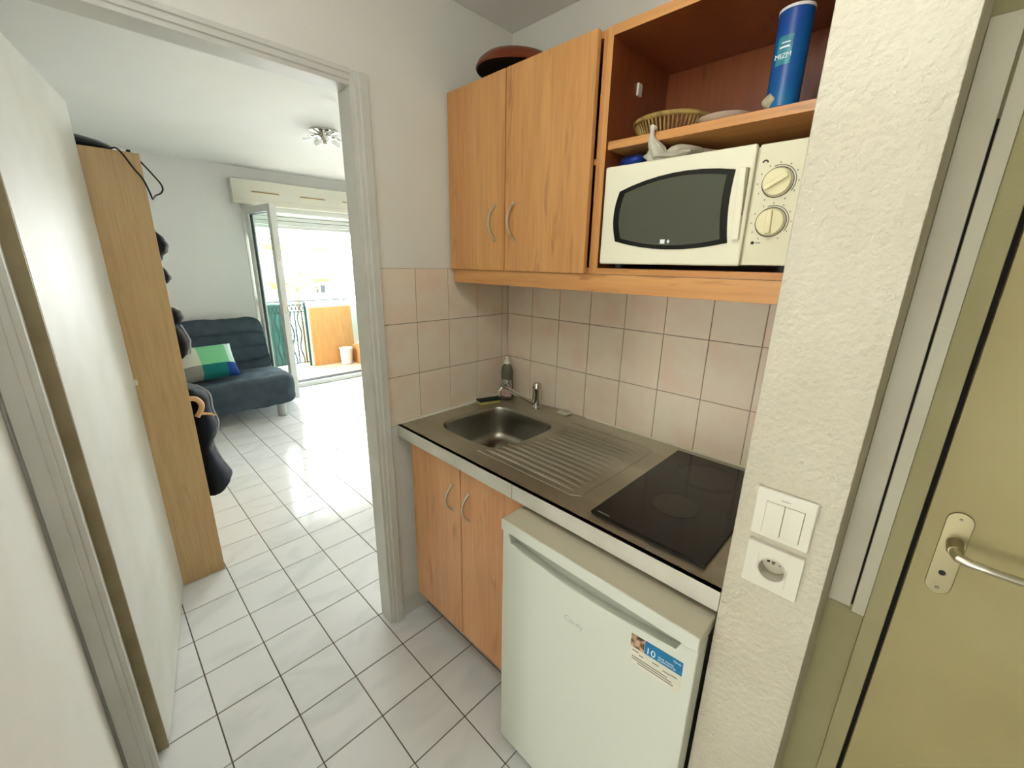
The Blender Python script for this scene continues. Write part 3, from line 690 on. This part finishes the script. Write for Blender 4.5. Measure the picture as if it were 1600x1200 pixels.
# ---------------------------------------------------------------- base cabinet
bc = thing('base_cabinet', 'wooden two-door base cabinet under the sink', 'cabinet', (.35, -.30, 0))
MB().box(.050, .066, -.560, -.02, .13, .864).box(.640, .656, -.560, -.02, .13, .864).box(.050, .066, -.50, -.02, 0, .13).box(.640, .656, -.50, -.02, 0, .13).box(.066, .640, -.560, -.02, .13, .146).box(.066, .64, -.03, -.02, .146, .864).build('body', 'wood_alder_low', bc, bevel=.0008)
cab_door(bc, .050, .3548, -.580, .132, .864, .312, .664, .765, 'wood_alder_low')
cab_door(bc, .3592, .658, -.580, .132, .864, .403, .664, .765, 'wood_alder_low')
MB().box(.066, .640, -.490, -.474, .0, .128).build('plinth', 'wood_dark_shade', bc)

# ---------------------------------------------------------------- fridge
FY0 = -.676
fg = thing('fridge', 'white under-counter fridge pulled forward below the hob', 'fridge', (.94, -.36, 0))
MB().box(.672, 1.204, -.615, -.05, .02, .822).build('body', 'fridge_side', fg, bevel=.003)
MB().box(.667, 1.2085, -.683, -.045, .822, .850).build('top_panel', 'fridge_top', fg, bevel=.004, seg=3)
arc = [(.700+.46*k/14, .780-.016*math.sin(math.pi*k/14)+.005*k/14) for k in range(15)]
dp = [(.668, .03), (1.2075, .03), (1.2075, .816), (1.176, .816)]+[(1.164, .786)]+arc[::-1][1:]+[(.690, .816), (.668, .816)]
fd = MB().prism(dp, 'y', FY0, FY0+.05).build('door', 'fridge_white', fg, bevel=.003, seg=3)
MB().box(.675, 1.20, FY0+.050, FY0+.0612, .03, .81).build('door_seal', 'gasket', fg)
MB().box(.692, 1.172, FY0+.022, FY0+.0505, .755, .8225).build('grip_recess', 'fridge_grey', fd)
MB().box(.668, 1.2075, -.684, -.672, .8165, .8495).build('top_lip', 'fridge_white', fg, bevel=.003)
for lx in (.70, 1.17):
    MB().lathe([(.018, .0005), (.018, .022)], (lx, -.56, 0), 14).build('foot', 'black_rubber', fg)
text('brand_script', 'Candy', 'mark_grey', fg, (.892, FY0-.0002, .666), (1, 0, .02), (0, 0, 1), .022, .0002)
ux = Vector((.113, 0, .008)).normalized(); uy = Vector((-.012, 0, 1)).normalized()
st = fg
def stq(name, a0, a1, b0, b1, d, mat):
    o = Vector((1.072, FY0, .679)); V = []
    for dd in (0, d):
        for a, b in ((a0, b0), (a1, b0), (a1, b1), (a0, b1)): V.append(o+ux*a+uy*b+Vector((0, -dd, 0)))
    return MB().add(V, [(0, 1, 2, 3), (7, 6, 5, 4), (0, 4, 5, 1), (1, 5, 6, 2), (2, 6, 7, 3), (3, 7, 4, 0)]).build(name, mat, st, smooth=False)
st = stq('sticker', 0, .1135, 0, .0795, .0005, 'sticker_paper')
stq('photo', .0005, .0315, .046, .079, .0008, 'sticker_photo')
stq('blue_band', .0325, .1135, .046, .0795, .0008, 'sticker_blue')
so_ = Vector((1.072, FY0-.0009, .679))
text('numeral', '10', 'print_white', st, so_+ux*.035+uy*.050, ux, uy, .0225, .0002)
text('wording', 'YEAR PARTS', 'print_white', st, so_+ux*.062+uy*.0565, ux, uy, .0062, .0002)
text('wording', 'GUARANTEE', 'print_white', st, so_+ux*.062+uy*.0500, ux, uy, .0068, .0002)
text('wording', 'Candy', 'print_white', st, so_+ux*.094+uy*.070, ux, uy, .0065, .0002)
for q, (a, b, l_) in enumerate(((.006, .036, .014), (.022, .031, .010), (.052, .034, .014), (.075, .030, .016), (.092, .032, .014), (.006, .020, .08), (.006, .014, .09), (.02, .008, .08))):
    stq('fine_print', a, a+l_, b, b+.0028, .0008, 'print_grey')

# ================================================================ PILLAR FITTINGS
PY = -.622
lsw = thing('light_switch', 'white double light switch on the plaster pillar', 'switch', (1.284, PY, 1.12))
MB().box(1.240, 1.3265, PY-.009, PY-.0003, 1.0785, 1.168).build('plate', 'plastic_white', lsw, bevel=.003, seg=3)
MB().box(1.257, 1.312, PY-.0096, PY-.008, 1.089, 1.148).build('recess', 'micro_shadow', lsw)
MB().box(1.2575, 1.2838, PY-.0125, PY-.008, 1.0895, 1.1475).build('rocker', 'plastic_white', lsw, bevel=.001)
MB().box(1.2846, 1.3112, PY-.0115, PY-.008, 1.0895, 1.1475).build('rocker', 'plastic_white', lsw, bevel=.001)
MB().box(1.277, 1.290, PY-.0094, PY-.0088, 1.1555, 1.1565).build('mark', 'print_grey', lsw, smooth=False)
wso = thing('wall_socket', 'white wall socket below the light switch on the plaster pillar', 'socket', (1.283, PY, 1.02))
SX, SZ = 1.284, 1.0235
# plate with round hole
V = []; F = []; n = 48
for i in range(n):
    a = 2*math.pi*i/n; c, q = math.cos(a), math.sin(a); t = .0415/max(abs(c), abs(q))
    V += [(SX+.0205*c, PY-.009, SZ+.0205*q), (SX+t*c, PY-.009, SZ+t*q), (SX+t*c, PY-.0003, SZ+t*q)]
for i in range(n):
    j = (i+1) % n; F += [(3*i, 3*i+1, 3*j+1, 3*j), (3*i+1, 3*i+2, 3*j+2, 3*j+1)]
MB().add(V, F).build('plate', 'plastic_white', wso, ang=30)
MB().lathe([(.0215, -.0105), (.0195, -.0115), (.0190, -.009), (.0185, .012), (.001, .012)], (SX, PY, SZ), 40, 'y', cap=False).build('well', 'socket_inner', wso)
for dx_, dz, r in ((-.0095, .002, .0026), (.0095, .002, .0026)):
    MB().lathe([(r, .0118), (r, .0108)], (SX+dx_, PY, SZ+dz), 12, 'y').build('pin_hole', 'ink', wso)
MB().lathe([(.0026, .012), (.0026, -.004), (.001, -.006)], (SX, PY, SZ+.010), 12, 'y').build('earth_pin', 'nickel_plate', wso)
MB().box(SX-.0225, SX-.0222, PY-.0094, PY-.009, SZ-.012, SZ+.022).box(SX+.0222, SX+.0225, PY-.0094, PY-.009, SZ-.026, SZ+.012).build('insert_line', 'micro_shadow', wso, smooth=False)
# the pillar is solid: cut a pocket for the well
ct = bpy.data.meshes.new('c'); bm = bmesh.new()
bmesh.ops.create_cone(bm, cap_ends=True, segments=32, radius1=.0202, radius2=.0202, depth=.06, matrix=Matrix.Translation((SX, PY-.015, SZ)) @ Matrix.Rotation(math.pi/2, 4, 'X'))
bm.to_mesh(ct); bm.free(); cto = bpy.data.objects.new('c', ct); COL.objects.link(cto)
md = pl.modifiers.new('pocket', 'BOOLEAN'); md.object = cto; md.operation = 'DIFFERENCE'; md.solver = 'EXACT'
bpy.context.view_layer.update()
nm = bpy.data.meshes.new_from_object(pl.evaluated_get(bpy.context.evaluated_depsgraph_get())); pl.modifiers.clear(); pl.data = nm; nm.name = 'wall_pillar'
bpy.data.objects.remove(cto)

# ================================================================ LIVING ROOM
wd = thing('wardrobe', 'tall beech wardrobe behind the open door', 'wardrobe', (-1.40, -1.41, 0))
WF = -1.123
MB().box(-.912, -.894, -1.700, WF, .0, 1.903).build('side_panel', 'wood_beech', wd, bevel=.001)
MB().box(-1.90, -1.882, -1.700, WF, .0, 1.903).build('side_panel', 'wood_beech', wd, bevel=.001)
MB().box(-1.882, -.912, -1.700, WF-.002, 1.885, 1.903).build('top_panel', 'wood_beech', wd, bevel=.001)
MB().box(-1.882, -.912, -1.700, -1.692, .06, 1.885).build('back_panel', 'wood_beech', wd)
MB().box(-1.882, -.912, -1.68, WF-.03, .055, .073).box(-1.882, -.912, -1.15, -1.142, 0, .055).build('plinth', 'wood_beech', wd)
for a, b in ((-1.880, -1.398), (-1.396, -.914)):
    d = MB().box(a, b, WF-.018, WF-.0005, .06, 1.884).build('door', 'wood_beech', wd, bevel=.001)
    hx = b-.03 if a < -1.5 else a+.03
    MB().lathe([(.005, 0), (.005, .012), (.012, .016), (.012, .022), (.001, .025)], (hx, WF, 1.0), 14, 'y').build('knob', 'satin_nickel', d)
bgk = thing('black_bag', 'black soft bag with cable lying on top of the wardrobe', 'bag', (-1.08, -1.32, 1.903))
blob('bag_body', 'bag_black', (-1.04, -1.345, 1.925), (.13, .165, .034), .10, 12, 28, 14, 2, bgk, flat=1.9035)
cabp = [(-.93, -1.20, 1.912), (-.905, -1.186, 1.912), (-.890, -1.172, 1.893), (-.885, -1.150, 1.848), (-.886, -1.128, 1.812), (-.887, -1.115, 1.765), (-.91, -1.108, 1.745), (-.96, -1.098, 1.752), (-1.0, -1.084, 1.768), (-1.0, -1.066, 1.779), (-1.0, -1.057, 1.797), (-1.0, -1.062, 1.818), (-1.0, -1.078, 1.843), (-1.0, -1.100, 1.875), (-1.0, -1.13, 1.907), (-1.0, -1.19, 1.915)]
MB().tube(spline(cabp), .0032, 6).build('cable', 'black_rubber', bgk)
MB().box(-.925, -.90, -1.158, -1.146, 1.9035, 1.912).build('plug', 'black_rubber', bgk, bevel=.002)

# clothes hanging on the wardrobe front
def hang(name, mat, prof, x0, x1, label, cat, parent=None, seed=1, yb=WF+.001, fold=.10):
    """prof: (z, y_out); garment bulging from the wardrobe front out to y_out"""
    rnd = random.Random(seed); p1, p2 = rnd.uniform(0, 6), rnd.uniform(0, 6)
    xm, hw = (x0+x1)/2, (x1-x0)/2; loops = []
    fine = []
    for i in range(len(prof)-1):
        for k in range(4):
            t = k/4; t2 = t*t*(3-2*t); fine.append((prof[i][0]+(prof[i+1][0]-prof[i][0])*t, prof[i][1]+(prof[i+1][1]-prof[i][1])*t2))
    fine.append(prof[-1]); nn = 26
    for z, yo in fine:
        d = yo-yb; lp = []
        for j in range(nn):
            a = 2*math.pi*j/nn; c, q = math.cos(a), math.sin(a)
            f_ = 1+fold*math.sin(5*a+p1+z*9)+fold*.6*math.sin(9*a+p2-z*6)
            wv = min(1, .45+d*6)
            lp.append((xm+hw*wv*c*(abs(c)**.2), yb+max(.0, d/2+d/2*q*min(f_, 1.0)), z))
        loops.append(lp)
    o = MB().loft(loops).build(name, mat, parent, ang=70)
    if label: tag(o, label, cat)
    return o
G = 'clothes hanging on the wardrobe front'
s1 = hang('scarf', 'black_cloth', [(1.662, -1.116), (1.640, -1.095), (1.600, -1.066), (1.575, -1.056), (1.548, -1.062), (1.525, -1.084), (1.49, -1.098), (1.455, -1.078), (1.432, -1.068), (1.410, -1.082), (1.400, -1.115)], -1.27, -1.05, 'black scarf bunched at the top of the wardrobe front', 'scarf', seed=2)
s2 = hang('knit_hat', 'black_cloth', [(1.298, -1.116), (1.292, -1.080), (1.275, -1.060), (1.248, -1.053), (1.228, -1.060), (1.220, -1.085), (1.216, -1.116)], -1.25, -1.06, 'dark knit hat hanging on the wardrobe front', 'hat', seed=3)
s3 = thing('jacket', 'black jacket with pale piping hanging on the wardrobe above the cushion', 'jacket', (-1.15, -1.10, 1.06))
hang('jacket_body', 'black_cloth', [(1.212, -1.112), (1.200, -1.078), (1.165, -1.062), (1.134, -1.053), (1.100, -1.056), (1.078, -1.062), (1.060, -1.080), (1.045, -1.114)], -1.27, -1.06, None, None, s3, 4)
MB().tube(spline([(-1.13, -1.074, 1.214), (-1.13, -1.062, 1.18), (-1.13, -1.050, 1.138), (-1.13, -1.053, 1.118), (-1.13, -1.056, 1.08), (-1.13, -1.062, 1.070)]), .005, 6).build('piping', 'piping_white', s3)
s4 = thing('coat', 'dark navy coat hanging low on the wardrobe front beside the sofa', 'coat', (-1.15, -1.06, .33))
hang('coat_body', 'navy_cloth', [(.925, -1.112), (.905, -1.066), (.880, -1.030), (.855, -1.015), (.810, -1.017), (.767, -1.016), (.735, -1.006), (.705, -1.002), (.665, -1.010), (.625, -1.032), (.594, -1.042), (.545, -1.030), (.494, -1.014), (.440, -.992), (.405, -.976), (.385, -.984), (.360, -1.008), (.345, -1.045), (.335, -1.085), (.331, -1.116)], -1.30, -1.02, None, None, s4, 5, fold=.05)
MB().tube(spline([(-1.16, -1.060, .908), (-1.14, -1.013, .858), (-1.14, -1.010, .775), (-1.13, -.999, .712), (-1.13, -1.010, .655), (-1.13, -1.035, .60), (-1.13, -1.015, .50), (-1.13, -.985, .425)]), .004, 6).build('seam_piping', 'piping_white', s4)
s5 = thing('coat_hanger', 'light wooden coat hanger poking out of the navy coat', 'hanger', (-1.0, -1.08, .80))
MB().tube(spline([(-1.0, -1.116, .885), (-1.0, -1.090, .878), (-1.0, -1.073, .850), (-1.0, -1.078, .820), (-1.0, -1.098, .79)]), [.012]*25, 8).build('hook_end', 'tan_wood', s5)
MB().tube([(-1.0, -1.095, .806), (-1.0, -1.045, .792), (-1.0, -1.026, .779)], [.007, .006, .004], 8).build('arm', 'tan_wood', s5)

# ---------------------------------------------------------------- sofa
sf = thing('sofa', 'dark grey quilted sofa bed against the living room wall', 'sofa', (-3.45, -.85, 0))
Y0, Y1 = -1.70, -.035
def slab_loft(pf, y0, y1, nY=40, er=.07, wr=.006, seed=1):
    """pf(t)->list of (x,z) closed profile with centre; swept along y with rounded ends and wrinkles"""
    rnd = random.Random(seed); ph = [rnd.uniform(0, 6.28) for _ in range(6)]
    P = pf(); cx = sum(p[0] for p in P)/len(P); cz = sum(p[1] for p in P)/len(P); loops = []
    for i in range(nY+1):
        t = i/nY; y = y0+(y1-y0)*(.5-.5*math.cos(math.pi*t))*1.0
        d = min(y-y0, y1-y); e = 1.0
        if d < er: e = math.sqrt(max(0, 1-((er-d)/er)**2))
        k = 1-(1-e)*.30
        lp = []
        for j, (x, z) in enumerate(P):
            wv = wr*(math.sin(14*y+j*.35+ph[0])+.6*math.sin(31*y-j*.5+ph[1])+.5*math.sin(53*y+j*.8+ph[2]))
            dx, dz = x-cx, z-cz; l_ = math.hypot(dx, dz) or 1
            lp.append((cx+dx*k+wv*dx/l_, y, cz+dz*k+wv*dz/l_))
        loops.append(lp)
    return MB().loft(loops)
def back_prof():
    P = []; a = Vector((-3.56, .35)); b = Vector((-3.79, .895)); nrm = Vector((b.y-a.y, -(b.x-a.x))).normalized()
    n = 40
    for i in range(n+1):                                   # quilted front: four channels
        t = i/n; bul = .030*abs(math.sin(math.pi*4*t))**.55
        P.append(tuple(a.lerp(b, t)+nrm*(bul-.01)))
    top = b
    for i in range(1, 7):
        an = math.pi*i/7; P.append(tuple(b-nrm*.055+nrm*.055*math.cos(an)+(b-a).normalized()*.035*math.sin(an)))
    P.append(tuple(b-nrm*.115)); P.append(tuple(a-nrm*.125))
    return P
slab_loft(back_prof, Y0, Y1-.02, 60, .09, .0045, 3).build('backrest', 'sofa_cloth', sf, ang=75)
def seat_prof():
    P = [(-3.66, .33), (-3.60, .395)]
    for i in range(9): t = i/8; P.append((-3.58+.44*t, .405+.012*math.sin(math.pi*t*2)**2))
    for i in range(7):
        a = math.pi/2*(1-i/6); P.append((-3.09+.085*math.cos(a), .335+.075*math.sin(a)))
    for i in range(1, 7): t = i/6; P.append((-3.003+.010*math.sin(t*6.28), .335-.20*t))
    P += [(-3.03, .130), (-3.30, .15), (-3.60, .17)]
    return P
slab_loft(seat_prof, Y0, Y1+.02, 60, .10, .0045, 5).build('seat', 'sofa_cloth', sf, ang=75)
MB().tube([(-2.998, y, .300+.004*math.sin(9*y)) for y in [Y0+.05+(Y1-Y0-.1)*k/30 for k in range(31)]], .004, 6).build('piping', 'sofa_cloth', sf)
for lx, ly in ((-3.05, -.165), (-3.58, -.165), (-3.05, -1.58), (-3.58, -1.58)):
    MB().lathe([(.040, .0005), (.042, .004), (.042, .15)], (lx, ly, 0), 20).build('leg', 'leg_grey', sf)
# cushion in patchwork colours
cu = thing('cushion', 'green, cream and teal patchwork cushion on the sofa', 'cushion', (-3.325, -.67, .572), rot=(0, math.radians(-122), math.radians(6)))
loopsA = []; NU, NV = 28, 28
V = []; F = []; M = []
for sgn in (1, -1):
    base = len(V)
    for i in range(NU+1):
        for j in range(NV+1):
            u, v = i/NU*2-1, j/NV*2-1
            hgt = .090*((1-u**4)*(1-v**4))**.55
            pin = 1-.06*(1-abs(u))*abs(v)**3
            x, y = u*.170*(1-.05*(1-v*v)*0), v*.240*(1-.05*(1-u*u))
            V.append((x*(1-.05*(1-v*v)), y, sgn*hgt))
    for i in range(NU):
        for j in range(NV):
            k = base+i*(NV+1)+j; q = (k, k+1, k+NV+2, k+NV+1); F.append(q if sgn > 0 else q[::-1])
            u, v = (i+.5)/NU*2-1, (j+.5)/NV*2-1
            if u < -.28: mi = 4 if v < -.30 else (2 if v < .55 else 3)
            else: mi = 1 if v < -.30 else (0 if v < .70 else 5)
            M.append(mi)
mb = MB(); mb.v = V; mb.f = F; mb.m = M
co = mb.build('cover', ['p_green', 'p_cream', 'p_teal', 'p_blue', 'p_grey', 'p_pale'], cu, local=True, ang=70)

# ceiling lamp of glass petals
gl_ = thing('ceiling_lamp', 'glass petal ceiling lamp with chrome base in the living room', 'lamp', (-2.03, .09, 2.34))
GX, GY, GZ = -2.03, .095, 2.43
MB().lathe([(.10, GZ), (.10, GZ-.012), (.05, GZ-.02), (.02, GZ-.06), (.02, GZ-.07)], (GX, GY, 0), 28).build('base', 'chrome', gl_)
for k in range(6):
    a0 = 2*math.pi*k/6; V = []; F = []
    for i in range(7):
        r = .03+.12*i/6; hw_ = .38*math.sin(math.pi*(.25+.6*i/6)); z = GZ-.045+.016*math.cos(math.pi*i/6)
        for j in range(5):
            a = a0+hw_*(j/4-.5)*1.9; V.append((GX+r*math.cos(a), GY+r*math.sin(a), z-.012*math.cos((j/4-.5)*math.pi)))
    F = [(i*5+j, i*5+j+1, i*5+j+6, i*5+j+5) for i in range(6) for j in range(4)]
    m = MB().add(V, F); V2 = [(x, y, z-.005) for x, y, z in V]; m.add(V2, [q[::-1] for q in F])
    m.build('petal', 'lamp_glass', gl_, ang=60)
MB().lathe([(.001, GZ-.095), (.015, GZ-.09), (.02, GZ-.078), (.012, GZ-.066)], (GX, GY, 0), 16).build('finial', 'chrome', gl_)

# ---------------------------------------------------------------- window
wi = thing('window_1', 'white balcony door frame with one glazed sash swung into the room', 'window', (-3.95, .64, 0), kind='structure')
MB().box(-4.03, -3.945, WY0, WY0+.05, .0, WZ).build('frame_post', 'pvc_white', wi, bevel=.003)
MB().box(-4.03, -3.945, WY1-.05, WY1, .0, WZ).build('frame_post', 'pvc_white', wi, bevel=.003)
MB().box(-4.03, -3.945, WY0+.05, WY1-.05, WZ-.045, WZ).build('frame_head', 'pvc_white', wi, bevel=.003)
sl_ = MB().box(-4.05, -3.935, WY0+.05, WY1-.05, .0, .055).build('sill', 'pvc_white', wi, bevel=.003)
MB().box(-4.052, -3.96, WY0+.05, WY1-.05, .0555, .062).build('threshold_seal', 'gasket', sl_)
# open sash
HX, HY = -3.925, .018; FXs, FYs = -3.30, .072
ang_s = math.atan2(FYs-HY, FXs-HX); SLn = math.hypot(FXs-HX, FYs-HY)
rotm = Matrix.Translation(Vector((HX, HY, 0)) - off(wi)) @ Matrix.Rotation(ang_s, 4, 'Z')
def sash_part(m, name, mat, par, **kw):
    o = m.build(name, mat, None, **kw); o.data.transform(rotm); o.parent = par; return o
z0s, z1s = .065, 2.035; stw = .075
sash = MB().box(0, stw, -.03, .03, z0s, z1s).box(SLn-stw, SLn, -.03, .03, z0s, z1s).box(stw, SLn-stw, -.03, .03, z1s-.07, z1s).box(stw, SLn-stw, -.03, .03, z0s, z0s+.09)
sash = sash_part(sash, 'sash', 'pvc_white', wi, bevel=.003)
sash_part(MB().box(stw-.01, SLn-stw+.01, -.004, .004, z0s+.08, z1s-.06), 'pane', 'pane_glass', sash, smooth=False)
gk = MB()
for a, b, c, d in ((stw, stw+.006, z0s+.09, z1s-.07), (SLn-stw-.006, SLn-stw, z0s+.09, z1s-.07)): gk.box(a, b, -.012, .012, c, d)
gk.box(stw, SLn-stw, -.012, .012, z1s-.076, z1s-.07)
sash_part(gk, 'gasket', 'gasket', sash, smooth=False)
for zz in (.3, 1.05, 1.8): sash_part(MB().lathe([(.008, zz-.04), (.008, zz+.04)], (-.012, .0, 0), 10), 'hinge', 'pvc_white', sash)
sash_part(MB().box(SLn-.002, SLn+.002, -.012, .012, .98, 1.10).box(SLn-.002, SLn+.002, -.012, .012, 1.5, 1.56), 'lock_strip', 'satin_nickel', sash)

rs = thing('roller_shutter', 'white roller shutter rolled up under its box above the balcony door', 'shutter', (-3.95, .62, 1.85))
MB().box(-3.9495, -3.85, -.115, 2.50, 2.063, 2.300).build('box', 'shutter_box', rs, bevel=.004)
MB().box(-3.87, -3.846, -.095, 2.49, 2.066, 2.11).build('box_ledge', 'shutter_box', rs, bevel=.003)
for ya, yb in ((.055, .325), (.535, .815), (1.02, 1.30)):
    v_ = MB().prism(stadium((ya+yb)/2, 2.187, .016, yb-ya), 'x', -3.849, -3.844)
    v_ = MB().box(-3.850, -3.844, ya, yb, 2.179, 2.195).build('vent', 'vent_tan', rs, bevel=.002)
    MB().box(-3.8442, -3.8432, ya+.012, yb-.012, 2.1865, 2.1895).build('slot', 'ink', v_, smooth=False)
for k in range(4):
    z = 1.853+k*.043
    MB().prism([(-4.060, z), (-4.050, z+.002), (-4.046, z+.020), (-4.050, z+.038), (-4.060, z+.040), (-4.064, z+.02)], 'y', WY0+.052, WY1-.052).build('slat', 'pvc_white', rs)
MB().box(-4.058, -4.054, WY0+.052, WY1-.052, 1.893, 2.02).build('slat_web', 'rail_grey', rs, smooth=False)

# ---------------------------------------------------------------- balcony
bf = MB().box(-5.10, -4.05, -1.8, 3.2, -.15, -.002).build('floor_balcony', 'balcony_tile', smooth=False); struct(bf, 'peach coloured balcony floor outside the window', 'floor')
bt_ = MB().box(-5.10, -4.15, -1.8, 3.2, 2.50, 2.62).build('ceiling_balcony', 'masonry_white', smooth=False); struct(bt_, 'underside of the upper balcony slab', 'ceiling')
pa = MB().box(-5.06, -4.965, .865, 2.4, 0, .86).build('wall_parapet', 'masonry_white', bevel=.004); struct(pa, 'white masonry balcony parapet behind the leaning plank', 'wall')
rl = thing('balcony_railing', 'green wrought iron balcony railing with ornate bars', 'railing', (-5.0, .0, 0))
MB().tube([(-5.0, -1.7, .945), (-5.0, 1.50, .953)], .013, 10).build('handrail', 'rail_grey', rl)
MB().tube([(-5.0, 1.44, .86), (-5.0, 1.44, .945)], .012, 8).build('post', 'rail_grey', rl)
for y in (.845, -.30, -1.45): MB().box(-5.015, -4.985, y-.016, y+.016, 0, .935).build('post', 'iron_green', rl)
for z in (.06, .80, .90): MB().box(-5.008, -4.992, -1.45, .845, z-.008, z+.008).build('cross_bar', 'iron_green', rl)
k = 0; y = -1.40
while y < .83:
    if k % 2 == 1: P = [(-5.0, y+.016*math.sin(z*16), z) for z in [.06+.74*i/20 for i in range(21)]]
    else: P = [(-5.0, y, .06), (-5.0, y, .80)]
    MB().tube(P, .013, 6).build('bar', 'iron_green', rl, ang=60)
    MB().tube([(-5.0, y+.02*math.cos(a), .85+.038*math.sin(a)) for a in [2*math.pi*i/12 for i in range(13)]], .008, 5, cap=False).build('scroll', 'iron_green', rl, ang=60)
    y += .05; k += 1
cv = MB()
V = []; F = []; ny, nz = 60, 8
for s_ in (0, .004):
    for i in range(ny+1):
        for j in range(nz+1):
            yy = -1.4+2.02*i/ny; V.append((-5.03-s_+.008*math.sin(yy*19+j*.5), yy, .04+.88*j/nz))
for s_ in (0, 1):
    b0 = s_*(ny+1)*(nz+1)
    for i in range(ny):
        for j in range(nz): q = b0+i*(nz+1)+j; F.append((q, q+1, q+nz+2, q+nz+1))
cvo = cv.add(V, F).build('wind_screen', 'canvas_green', ang=80); tag(cvo, 'green canvas wind screen tied behind the left part of the railing', 'screen')
pk = thing('plank', 'orange beech board leaning against the white parapet on the balcony', 'board', (-4.93, 1.21, 0))
MB().add([(-4.93, .925, .001), (-4.93, 1.50, .001), (-4.90, 1.50, .001), (-4.90, .925, .001), (-4.960, .915, .852), (-4.960, 1.495, .858), (-4.93, 1.495, .858), (-4.93, .915, .852)],
         [(0, 3, 2, 1), (4, 5, 6, 7), (0, 1, 5, 4), (1, 2, 6, 5), (2, 3, 7, 6), (3, 0, 4, 7)]).build('board', 'wood_plank', pk, bevel=.002)
MB().box(-4.962, -4.925, .885, .925, 0.001, .85).build('edge_strip', 'wood_plank', pk, bevel=.002)
bu = thing('bucket', 'small white bucket on the balcony floor before the board', 'bucket', (-4.78, 1.30, 0))
MB().lathe([(.072, .0005), (.078, .004), (.092, .235), (.097, .238), (.097, .246), (.088, .246), (.074, .012), (.001, .012)], (-4.78, 1.30, 0), 32, cap=False).build('pail', 'bucket_white', bu)
MB().tube([(-4.78+.0, 1.30+.097*math.cos(a), .225-.07*math.sin(a)) for a in [math.pi*i/12 for i in range(13)]], .002, 5).build('wire_handle', 'rail_grey', bu)
tr_ = MB().box(-4.86, -4.60, 1.44, 1.62, .0005, .27).build('planter_box', 'wood_plank', bevel=.004); tag(tr_, 'low orange wooden box beside the bucket on the balcony', 'box')
sd = MB().box(-5.0, -4.16, 1.645, 1.66, .30, .95).build('side_screen', 'screen_blue', bevel=.003); tag(sd, 'pale blue side screen at the right end of the balcony', 'screen')
MB().box(-5.0, -4.97, 1.645, 1.66, .0, .30).build('leg', 'screen_blue', sd); MB().box(-4.2, -4.16, 1.645, 1.66, .0, .30).build('leg', 'screen_blue', sd)
bl = thing('storage_bin', 'grey blue lidded bin at the right edge of the balcony view', 'bin', (-4.45, 1.50, 0))
MB().box(-4.52, -4.38, 1.44, 1.60, .0005, .20).build('tub', 'bin_blue', bl, bevel=.008); MB().box(-4.53, -4.37, 1.43, 1.61, .20, .225).build('lid', 'bin_blue', bl, bevel=.006)

# ---------------------------------------------------------------- across the street
gd = MB().box(-60, -4.2, -40, 60, -6.2, -6.0).build('ground', 'asphalt', smooth=False); struct(gd, 'grey street far below the balcony', 'ground')
fa_ = thing('apartment_building', 'bright white apartment building across the street', 'building', (-21, 6, -6))
MB().box(-26, -20.2, -22, 32, -6, 13).build('wall', 'facade_white', fa_, smooth=False)
def fwin(y0, y1, z0, z1, mat):
    o = MB().box(-20.21, -20.16, y0-.05, y1+.05, z0-.05, z1+.05).build('window', 'facade_white', fa_)
    MB().box(-20.17, -20.15, y0, y1, z0, z1).build('pane', mat, o)
fwin(6.60, 6.98, 2.42, 2.90, 'facade_glass')
fwin(6.79, 6.92, -.27, .32, 'facade_dark'); fwin(7.02, 7.24, -.27, .32, 'facade_dark')
fwin(4.55, 4.85, -1.1, -.4, 'facade_glass'); fwin(8.35, 8.6, .9, 1.3, 'facade_glass')
for z in (-4.2, -1.3, 4.4, 7.2):
    for y in range(-18, 30, 4):
        if z > -2 and z < 3 and 3.5 < y < 9.5: continue
        fwin(y, y+1.3, z, z+1.5, 'facade_glass')
def awning(y0, y1, z0, z1):
    a = MB().prism([(-20.2, z1), (-19.7, z0+.03), (-19.7, z0), (-20.2, z1-.06)], 'y', y0, y1).build('awning', 'awning_yellow', fa_)
awning(6.60, 7.48, 1.90, 2.13); awning(4.6, 5.46, 1.90, 2.16); awning(6.6, 7.5, .48, .60); awning(4.7, 5.5, .2, .45)
for z in (-1.5, 1.2, 4.0):
    MB().box(-20.9+.7, -19.6, 3.2, 9.6, z-.12, z).build('balcony_slab', 'facade_white', fa_, smooth=False)
tre = thing('tree', 'yellow green tree in front of the white building', 'tree', (-17.5, 5.0, -6))
MB().tube([(-17.5, 5.0, -6), (-17.45, 5.05, -2.5), (-17.5, 5.0, .2), (-17.5, 5.2, .9)], [.16, .12, .07, .03], 8).build('trunk', 'wood_dark_shade', tre)
lf = MB(); rnd = random.Random(5)
for k in range(420):
    c = Vector((-17.5+rnd.gauss(0, .5), 4.95+rnd.gauss(0, .55), .55+rnd.gauss(0, .42)))
    a = Vector((rnd.gauss(0, 1), rnd.gauss(0, 1), rnd.gauss(0, 1))).normalized(); b = a.orthogonal().normalized(); s_ = rnd.uniform(.05, .1)
    lf.add([c-a*s_, c+b*s_*.5, c+a*s_, c-b*s_*.5], [(0, 1, 2, 3)])
lf.build('foliage', 'leaf', tre, smooth=False, kind='stuff')
